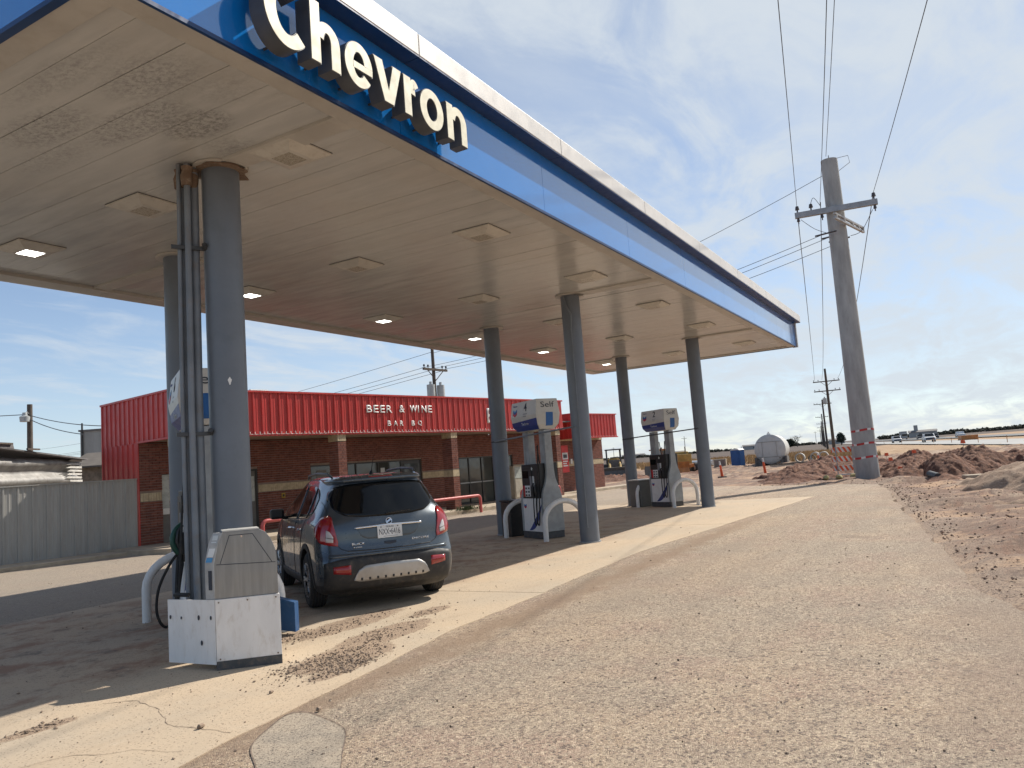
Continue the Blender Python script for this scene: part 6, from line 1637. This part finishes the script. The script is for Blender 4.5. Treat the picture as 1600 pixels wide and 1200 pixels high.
b = MB(); b.prism([(-.47, -.47, 1.5), (-.47, .47, 1.5), (-.47, .3, 1.62), (-.47, -.3, 1.62)], (.94, 0, 0)); b.build('roof', M['safewhite'], po)
box('door', M['porta'], po, -.475, -.452, -.3, .3, .12, 1.42, .004); MB().tube([(.3, -.3, 1.55), (.3, -.3, 1.8)], .04, 8).build('vent_pipe', M['safewhite'], po)
cb_ = thing('concrete_block', 'pale square concrete box beside the portable toilet', 'concrete block', (70.5, 19.0, 0), .1)
MB().box(-.3, .3, -.55, .55, 0, .8).build('block', M['kerb'], cb_, bevel=.02); box('open_side', M['mortar'], cb_, -.315, -.301, -.45, .45, .08, .70)
wp = thing('white_pipe', 'long white pipe lying across the yard between pump 2 and the concrete block', 'pipe', (72, 22, 0))
MB().tube([(71.5, 19.9, .52), (77, 26.5, .52)], .26, 20).build('pipe', M['whitepipe'], wp, world=True, smooth=True)
b = MB()
for i in range(3): p = Vector((72.3, 20.9, 0)).lerp(Vector((76.4, 25.8, 0)), i / 2); b.box(p.x - .1, p.x + .1, p.y - .5, p.y + .5, 0, .26)
b.build('timber_block', M['wood'], wp, world=True)
for i, (x, y, lab) in enumerate(((70.6, 12.1, 'leftmost short concrete pipe ring right of the tank'), (70.9, 11.15, 'dark small pipe ring second from the left'), (70.2, 10.75, 'concrete pipe ring third from the left'), (70.6, 10.15, 'concrete pipe ring nearest the orange delineator'))):
    R = .42 if i != 1 else .30
    pr2 = thing('pipe_section', lab, 'pipe', (x, y, R), rad(6), 'pipe rings by the field')
    n = 24; v = []
    for xx in (0, 1.1 if i != 1 else .5):
        for rr in (R, R * .78): v += [(xx, rr * math.cos(2 * math.pi * k / n), rr * math.sin(2 * math.pi * k / n)) for k in range(n)]
    f = []
    for k in range(n):
        k2 = (k + 1) % n; f += [(k, k2, 2 * n + k2, 2 * n + k), (n + k, 3 * n + k, 3 * n + k2, n + k2), (k, n + k, n + k2, k2), (2 * n + k, 2 * n + k2, 3 * n + k2, 3 * n + k)]
    MB().add(v, f).build('ring', M['pipeconc'] if i != 1 else M['machine_grey'], pr2, smooth=True, angle=40)
# timber stack by the pipe rings
for i in range(6):
    tmb = thing('timber', 'grey timber %s in the loose stack by the pipe rings' % ['lying nearest', 'lying second', 'third in', 'fourth in', 'fifth in', 'lying rearmost'][i], 'timber', (60.5 + i * 1.0, 11.2 + .2 * (i % 3), 0), rad(70 + 9 * (i % 3)), 'loose timbers by the pipes')
    box('beam', M['wood'] if i % 2 else M['kerb'], tmb, -1.5, 1.5, -.1, .1, .0 + .06 * (i % 2), .14 + .06 * (i % 2))

# ---------------------------------------------------------------- construction machines
def track(parent, L, y, w=.4, R=.36, m=M['machine_grey']):
    p = [(-L / 2, R)]
    prof = []
    for k in range(9): a = math.pi / 2 + math.pi * k / 8; prof.append((-L / 2 + R * math.cos(a), R + R * math.sin(a)))
    for k in range(9): a = -math.pi / 2 + math.pi * k / 8; prof.append((L / 2 + R * math.cos(a), R + R * math.sin(a)))
    t_ = MB().prism([(x, y, z) for x, z in prof], (0, w, 0)).build('track', m, parent)
    b = MB()
    for k in range(12): x = -L / 2 + L * k / 11; b.box(x - .04, x + .04, y - .02, y + w + .02, 2 * R, 2 * R + .04)
    b.build('track_shoe', m, t_)
ld = thing('wheel_loader', 'yellow wheel loader with open roll cage and a toothed bucket, right of the shop wall', 'loader', (63.3, 26.4, 0), rad(205))
box('chassis', M['cat'], ld, -2.2, 1.0, -.5, .5, .55, 1.1, .05); box('engine_hood', M['cat'], ld, -2.4, -.6, -.55, .55, 1.05, 1.55, .08); box('engine', M['machine_grey'], ld, .72, 1.3, -.45, .45, .8, 1.45, .05); box('platform', M['cat'], ld, -.7, .7, -.75, .75, .95, 1.12)
b = MB()
for x in (-.6, .55):
    for y in (-.6, .6): b.box(x - .05, x + .05, y - .05, y + .05, 1.1, 2.3)
b.build('roll_post', M['bracket'], ld); box('canopy_roof', M['bracket'], ld, -.75, .75, -.72, .72, 2.3, 2.4, .02); box('seat', M['black'], ld, -.45, -.05, -.3, .3, 1.12, 1.7, .05); box('console', M['cat'], ld, .25, .5, -.35, .35, 1.1, 1.6, .04)
for x in (-1.6, .9):
    for y in (-1.0, .6):
        wv = MB().tube([(x, y, .55), (x, y + .4, .55)], .56, 24).build('wheel', M['rubber'], ld, smooth=True)
        MB().tube([(x, y - .01, .55), (x, y + .41, .55)], .27, 14).build('rim', M['cat'], wv, smooth=True)
MB().tube([(.6, -.45, 1.2), (1.8, -.45, 1.05), (2.4, -.45, .55)], .11, 6).tube([(.6, .45, 1.2), (1.8, .45, 1.05), (2.4, .45, .55)], .11, 6).build('lift_arm', M['cat'], ld)
bk_ = MB().prism([(2.3, -1.35, .15), (3.3, -1.35, .05), (3.25, -1.35, .12), (2.6, -1.35, .3), (2.5, -1.35, .55), (2.65, -1.35, .82), (2.5, -1.35, .84), (2.2, -1.35, .55)], (0, 2.7, 0)).build('bucket', M['machine_grey'], ld)
for k in range(7): box('bucket_tooth', M['galv'], bk_, 3.28, 3.5, -1.25 + k * .4, -1.13 + k * .4, .08, .2)
MB().tube([(-2.2, -.75, 1.65), (.2, -.75, 1.65)], .02, 6).tube([(-2.2, .75, 1.65), (.2, .75, 1.65)], .02, 6).build('handrail', M['bracket'], ld)
dz = thing('bulldozer', 'orange brown bulldozer with a tan cab and wide front blade behind pump 2', 'bulldozer', (58.1, 20.2, 0), rad(215))
track(dz, 2.4, -1.05); track(dz, 2.4, .65)
box('hull', M['catorange'], dz, -1.5, .9, -.6, .6, .6, 1.05, .05); box('hood', M['catorange'], dz, .0, 1.45, -.42, .42, 1.0, 1.5, .06); box('cab', M['cat'], dz, -1.1, 0.0, -.55, .55, 1.05, 1.95, .05)
box('cab_roof', M['catorange'], dz, -1.2, .1, -.65, .65, 1.955, 2.05, .02); 
for y in (-.56, .552): box('cab_window', M['glass'], dz, -.95, -.15, y, y + .01, 1.4, 1.9)
box('front_window', M['frosted'], dz, .002, .012, -.42, -.05, 1.55, 1.9); box('front_window', M['glass'], dz, .002, .012, .05, .42, 1.55, 1.9)
MB().tube([(.9, -.2, 1.5), (.9, -.2, 2.15)], .05, 8).build('exhaust', M['rust'], dz)
MB().prism([(1.9, -1.5, .1), (2.15, -1.5, .12), (2.0, -1.5, .5), (2.15, -1.5, .95), (2.0, -1.5, .95), (1.85, -1.5, .5)], (0, 3.0, 0)).build('blade', M['catorange'], dz); MB().tube([(.3, -.95, .45), (1.9, -.95, .4)], .09, 6).tube([(.3, .95, .45), (1.9, .95, .4)], .09, 6).build('push_arm', M['catorange'], dz)
gr_ = thing('motor_grader', 'tan road machine with an open engine bay and long nose, right of the bulldozer', 'grader', (60.5, 19.2, 0), rad(205))
box('engine_block', M['machine_grey'], gr_, -1.0, .35, -.5, .5, .75, 1.5, .05); box('radiator', M['cat'], gr_, .36, .6, -.55, .55, .6, 1.5, .04); box('tail_body', M['cat'], gr_, -1.9, -1.01, -.55, .55, .7, 1.72, .08)
box('nose_frame', M['catorange'], gr_, .0, 2.3, -.22, .22, .42, .72, .04); box('side_frame', M['catorange'], gr_, -1.8, .9, -.72, .72, .45, .72, .04)
for x in (-1.5, -.5, 1.9):
    for y in (-.85, .55):
        wv = MB().tube([(x, y, .4), (x, y + .3, .4)], .41, 20).build('wheel', M['rubber'], gr_, smooth=True)
        MB().tube([(x, y - .01, .4), (x, y + .31, .4)], .18, 12).build('rim', M['safewhite'] if x > 1 else M['cat'], wv, smooth=True)
MB().tube([(-.3, .2, 1.5), (-.3, .2, 2.1)], .04, 6).build('exhaust', M['rust'], gr_); MB().tube([(1.2, -.3, .55), (2.6, -.3, .62)], .10, 8).build('ram', M['safewhite'], gr_)
# low masonry mound in front of loader
pile('dirt_pile', 'reddish clod bank in front of the loader bucket', [(54, 22.2, 3.0, 2.6, .34), (50, 20.0, 3, 1.6, .3), (56, 17, 4, 1.5, .22)], M['pile'], 45, 62, 14.5, 25, 80, .2)

# ---------------------------------------------------------------- vehicles on the highway
def far_vehicle(x, y, rz, kind, label, m):
    v_ = thing('parked_truck' if kind == 'box' else 'car', label, 'truck' if kind in ('box', 'pickup') else 'car', (x, y, .15), rz, 'vehicles on the highway')
    L, w, h = (4.8, 1.9, 1.6) if kind != 'box' else (9, 2.5, 3.6)
    if kind == 'box':
        box('cargo_box', M['farwall'], v_, -3.2, 4.5, -1.25, 1.25, .9, 3.7, .05); box('cab', m, v_, -4.6, -3.25, -1.15, 1.15, .5, 2.7, .1)
        box('windscreen', M['carglass'], v_, -4.63, -4.602, -1, 1, 1.6, 2.4)
    else:
        prof = [(-2.4, .35), (2.4, .35), (2.4, .95), (1.5 if kind == 'suv' else .5, 1.05), (1.1 if kind == 'suv' else .2, 1.6), (-.9, 1.62), (-1.5, 1.08), (-2.35, .9)]
        if kind == 'suv': prof = [(-2.4, .35), (2.3, .35), (2.35, 1.0), (2.1, 1.6), (-.8, 1.65), (-1.5, 1.08), (-2.35, .9)]
        MB().prism([(a, -w / 2, c) for a, c in prof], (0, w, 0)).build('body', m, v_, bevel=.08)
        b = MB(); b.prism([(-1.56, -.8, 1.1), (-1.56, .8, 1.1), (-.98, .68, 1.58), (-.98, -.68, 1.58)], (-.03, 0, .02)); b.build('windscreen', M['carglass'], v_)
        box('grille', M['ink'], v_, -2.43, -2.38, -.75, .75, .45, .8)
    for x_ in (-1.5, 1.5):
        for y_ in (-w / 2 - .02, w / 2 - .2): MB().tube([(x_, y_, .33), (x_, y_ + .22, .33)], .36, 14).build('wheel', M['rubber'], v_)
far_vehicle(218.7, 13.6, rad(8.7), 'suv', 'white SUV coming along the highway, leftmost right of the concrete pole', M['truckpaint'])
far_vehicle(170.5, 5.0, rad(8.7), 'pickup', 'white pickup approaching on the highway, nearest of the vehicles', M['truckpaint'])
far_vehicle(330, 12.5, rad(8.7), 'suv', 'dark vehicle behind the white pickup, left of it', M['darkveh'])
far_vehicle(290, 6.6, rad(8.7), 'pickup', 'dark truck behind the white pickup, right of it', M['darkveh'])
far_vehicle(252, -.6, rad(8.7 + 180), 'pickup', 'silver pickup farther right on the highway', M['truckpaint'])
far_vehicle(395, 21.5, rad(8.7), 'box', 'grey box truck on the horizon road', M['farwall'])
# survey stakes along the shoulder
for i, (x, y) in enumerate(((150, 2.2), (130, -.6), (112, -3.6), (98, -6), (175, 8.5), (205, 14))):
    st = thing('road_stake', 'thin orange-brown stake in the highway shoulder, ' + ['third', 'fourth', 'fifth', 'sixth', 'second', 'first'][i] + ' from the left', 'stake', (x, y + 1.5, .1), 0, 'stakes along the shoulder')
    MB().tube([(0, 0, 0), (0, 0, .8)], .035, 5).build('post', M['catorange'], st)
bs = thing('board_stack', 'orange-brown stacked boards by the road at the right', 'board stack', (160, -1.5, .1), rad(8)); box('stack', M['catorange'], bs, -2, 2, -1.3, 1.3, 0, .85)

# ---------------------------------------------------------------- horizon
def house(x, y, w, d, h, rz, label, roof=True, m=None):
    b_ = thing('distant_building', label, 'building', (x, y, 0), rz, 'buildings on the horizon')
    box('wall', m or M['farwall'], b_, -d / 2, d / 2, -w / 2, w / 2, 0, h)
    if roof: MB().prism([(-d / 2 - .5, -w / 2 - .5, h), (d / 2 + .5, -w / 2 - .5, h), (0, -w / 2 - .5, h * 1.35)], (0, w + 1, 0)).build('roof', M['farroof'], b_)
    for k in range(max(1, int(w // 8))): box('window', M['frame'], b_, -d / 2 - .06, -d / 2 - .01, -w / 2 + 3 + k * 7, -w / 2 + 5 + k * 7, h * .35, h * .7)
    return b_
g_ = house(640, 22, 18, 9, 4, .1, 'pale gin building on the horizon with a tall stack'); MB().box(-1.5, 1.5, 3, 5.5, 4, 9).build('tower', M['farwall'], g_)
house(600, 122, 22, 9, 3, .2, 'low white building on the horizon left of the pole line'); house(700, 160, 14, 8, 3.4, .2, 'small house on the horizon left of the low white building')
house(520, 66, 9, 6, 2.6, .2, 'low shed on the horizon between the line poles and the concrete pole'); house(800, 310, 24, 12, 3.4, .3, 'low building on the horizon left of the portable toilet')
house(760, 250, 20, 10, 3.0, .3, 'pale low building on the horizon behind the tank')
def scatter_crown(b, c, R, n, s):
    for i in range(n):
        while True:
            p = Vector((random.uniform(-1, 1), random.uniform(-1, 1), random.uniform(-1, 1)))
            if p.length < 1 and (p.length > .35 or random.random() < .3): break
        p = Vector((p.x * R[0], p.y * R[1], p.z * R[2])) * (0.8 + .35 * noise.noise(p * 2 + Vector(c))) + Vector(c)
        t = Vector((random.uniform(-1, 1), random.uniform(-1, 1), random.uniform(-1, 1))).normalized(); u_ = t.orthogonal().normalized() * s * random.uniform(.6, 1.3); w_ = t.cross(u_)
        b.add([p - u_ - w_ * .6, p + u_ - w_ * .5, p + u_ * .7 + w_ * .7, p - u_ * .8 + w_ * .6], [(0, 1, 2, 3)])
def bush_line(name, pts, w, h, n, s):
    b = MB()
    for i in range(n):
        t = random.random() * (len(pts) - 1); k = int(t); f = t - k; p = Vector(pts[k]).lerp(Vector(pts[min(k + 1, len(pts) - 1)]), f)
        hh = h * (.45 + .9 * abs(noise.noise(Vector((t * 9, 0, 3))))) 
        scatter_crown(b, (p.x + random.uniform(-w, w), p.y, hh * .45), (hh * .9, hh * 1.1, hh * .55), 22, s)
    o = b.build(name, M['scrub']); tag(o, kind='stuff'); return o
bush_line('distant_tree_line', [(900, 70, 0), (930, 40, 0), (980, 0, 0), (1100, -70, 0)], 12, 7, 260, 1.0)
bush_line('distant_scrub', [(700, 330, 0), (760, 240, 0), (800, 165, 0), (860, 110, 0)], 12, 4.2, 260, .8)
bush_line('distant_scrub', [(820, 620, 0), (760, 420, 0), (700, 330, 0)], 12, 3.5, 160, .8)
bush_line('distant_scrub', [(1100, -70, 0), (1400, -300, 0), (1500, -700, 0)], 12, 6, 160, 1.2)
# evergreen by the second pole and bare tree further out
tr_ = thing('evergreen_tree', 'dark round evergreen tree at the foot of the second pole', 'tree', (330, 40.2, 0))
b = MB(); scatter_crown(b, (0, 0, 2.9), (1.9, 1.9, 2.6), 700, .28); b.build('crown', M['leaf_dark'], tr_); MB().tube([(0, 0, 0), (0, 0, 2)], [.2, .1], 8).build('trunk', M['bark'], tr_)
def bare_tree(x, y, H, label):
    t_ = thing('bare_tree', label, 'tree', (x, y, 0)); b = MB()
    def br_(p, d, L, r, k):
        q = p + d * L; m_ = p.lerp(q, .5) + Vector((random.uniform(-1, 1), random.uniform(-1, 1), 0)) * L * .06
        b.tube([p, m_, q], [r, r * .8, r * .6], 5 if k < 2 else 3, cap=False)
        if k < 5:
            for i in range(3 if k else 5):
                a = random.uniform(.35, .85); ax = Vector((random.uniform(-1, 1), random.uniform(-1, 1), random.uniform(-1, 1))).normalized()
                nd = (Matrix.Rotation(a, 3, d.cross(ax).normalized()) @ d); nd.z = max(nd.z, .05); nd.normalize()
                br_(q if i else p.lerp(q, .75), nd, L * random.uniform(.6, .82), r * .58, k + 1)
    br_(Vector((0, 0, 0)), Vector((0, 0, 1)), H * .24, H * .025, 0)
    b.v = b.v; b.build('branches', M['bark'], t_); return t_
bare_tree(560, 96.5, 13, 'bare round-crowned tree on the horizon right of the tank')
b_ = thing('evergreen_tree', 'dark bushy tree left of the bare tree', 'tree', (570, 103, 0)); b = MB(); scatter_crown(b, (0, 0, 3.2), (5, 5, 3.2), 700, .5); b.build('crown', M['leaf_dark'], b_); MB().tube([(0, 0, 0), (0, 0, 3)], .4, 6).build('trunk', M['bark'], b_)
b_ = thing('evergreen_tree', 'dark bushy tree just right of the tank', 'tree', (540, 112, 0)); b = MB(); scatter_crown(b, (0, 0, 2.4), (4.0, 4.0, 2.3), 500, .5); b.build('crown', M['leaf_dark'], b_); MB().tube([(0, 0, 0), (0, 0, 3)], .4, 6).build('trunk', M['bark'], b_)
for i, (x, y, H) in enumerate(((430, 135, 11), (620, 258, 11), (800, 120, 13))):
    wood_pole(x, y, H, [H - 1.2], ['faint pole standing left of the line poles', 'faint pole above the portable toilet', 'faint pole beyond the bare tree'][i], 0, .22, 1.6, group='far field poles')
# dry grass verge: real blades near the tank
gb = MB()
for i in range(9000):
    x = random.uniform(76, 150); y = 6 + (x - 76) * .12 + random.uniform(0, 1) * (22 + (x - 76) * .35)
    h = random.uniform(.25, .6); a = random.uniform(0, 6.28); w_ = Vector((math.cos(a), math.sin(a), 0)) * .10; p = Vector((x, y, -.02)); q = p + Vector((random.uniform(-.15, .15), random.uniform(-.15, .15), h))
    gb.add([p - w_, p + w_, q], [(0, 1, 2)])
tag(gb.build('dry_grass', mat('dry_grass_blade', (.38, .25, .12), .95, var=.3, scale=.3)), kind='stuff')

# ---------------------------------------------------------------- loose stones
def rocks(name, n, sampler, s0, s1, m):
    b = MB()
    base = [Vector(v).normalized() for v in ((1, 0, .1), (-.2, 1, 0), (-1, -.1, .1), (.1, -1, 0), (.1, .1, 1), (0, 0, -1))]
    F = [(0, 1, 4), (1, 2, 4), (2, 3, 4), (3, 0, 4), (1, 0, 5), (2, 1, 5), (3, 2, 5), (0, 3, 5)]
    for i in range(n):
        x, y = sampler(); s = s0 + (s1 - s0) * random.random() ** 3; a = random.uniform(0, 6.28); c_, s_ = math.cos(a), math.sin(a)
        sx, sy, sz = s * random.uniform(.8, 1.5), s * random.uniform(.6, 1.1), s * random.uniform(.4, .8)
        z0 = terrain_h(x, y) if y < edge_y(x) - .06 else (.008 if y > edge_pad(x) and x < 24.8 and y < 11.3 else .001)
        vs = []
        for v in base:
            p = Vector((v.x * sx * random.uniform(.7, 1.2), v.y * sy * random.uniform(.7, 1.2), v.z * sz)); vs.append((x + p.x * c_ - p.y * s_, y + p.x * s_ + p.y * c_, z0 + p.z + sz * .45))
        b.add(vs, F)
    tag(b.build(name, m), kind='stuff')
def edge_pad(x): return interp([(-30, 3.8), (3, 4.16), (6.5, 4.62), (12.5, 4.86), (24.75, 3.95)], x)
drift = [(5.25, 4.98, .55, .22, 3), (5.1, 5.15, .4, .2, 1.5), (6.2, 5.25, .6, .22, 1.4), (6.5, 6.0, .7, .2, 1.1), (7.2, 5.5, .4, .15, .6), (5.9, 6.2, .35, .2, .8), (3.15, 5.85, .22, .07, .35), (4.95, 4.7, .3, .1, .8), (5.2, 4.72, .25, .12, 1.0)]
wts = [d[4] for d in drift]
def s_drift():
    d = random.choices(drift, wts)[0]; return random.gauss(d[0], d[2] * .6), random.gauss(d[1], d[3] * .6)
rocks('gravel', 2800, s_drift, .003, .016, M['pebble'])
def s_lot():
    r = 2.2 + 26 * random.random() ** 1.6; a = rad(random.uniform(-25, 75)); return r * math.cos(a), r * math.sin(a)
rocks('loose_gravel', 4200, s_lot, .003, .014, M['pebble'])
rocks('pale_gravel', 900, s_lot, .003, .011, mat('pale_pebble', (.5, .42, .33), .9, var=.3))
def s_dirt():
    x = 4 + 30 * random.random() ** .8; return x, edge_y(x) - random.random() ** 1.5 * 9 - .12
rocks('rubble_gravel', 7000, s_dirt, .006, .034, mat('clod', (.24, .16, .115), .95, var=.5, scale=5))
# a few bigger single stones in the open
for i, (x, y, s, lab) in enumerate(((3.54, 4.62, .03, 'small dark stone flat on the slab left of the round patch'), (4.08, 4.07, .026, 'grey pebble on the edge of the slab above the round patch'), (4.30, 4.78, .022, 'dark stone on the slab below the white cabinet'))):
    r_ = thing('loose_stone', lab, 'stone', (x, y, .008)); b = MB(); b.tube([(-s, 0, s * .3), (-s * .5, 0, s * .5), (s * .4, 0, s * .55), (s, 0, s * .3)], [s * .2, s * .55, s * .5, s * .15], 7); b.build('rock', M['pebble'], r_)
# rust-run bolts along the cabinet seams and screw heads on the pump guard
for (u, z) in ((.03, .10), (.52, .10), (.03, .59), (.52, .59), (.275, .59)):
    q = Vector(fp(u, z, -.001)); MB().tube([q, q - nn * .006], .007, 8).build('screw', M['rust'], lo_, world=True, smooth=True)
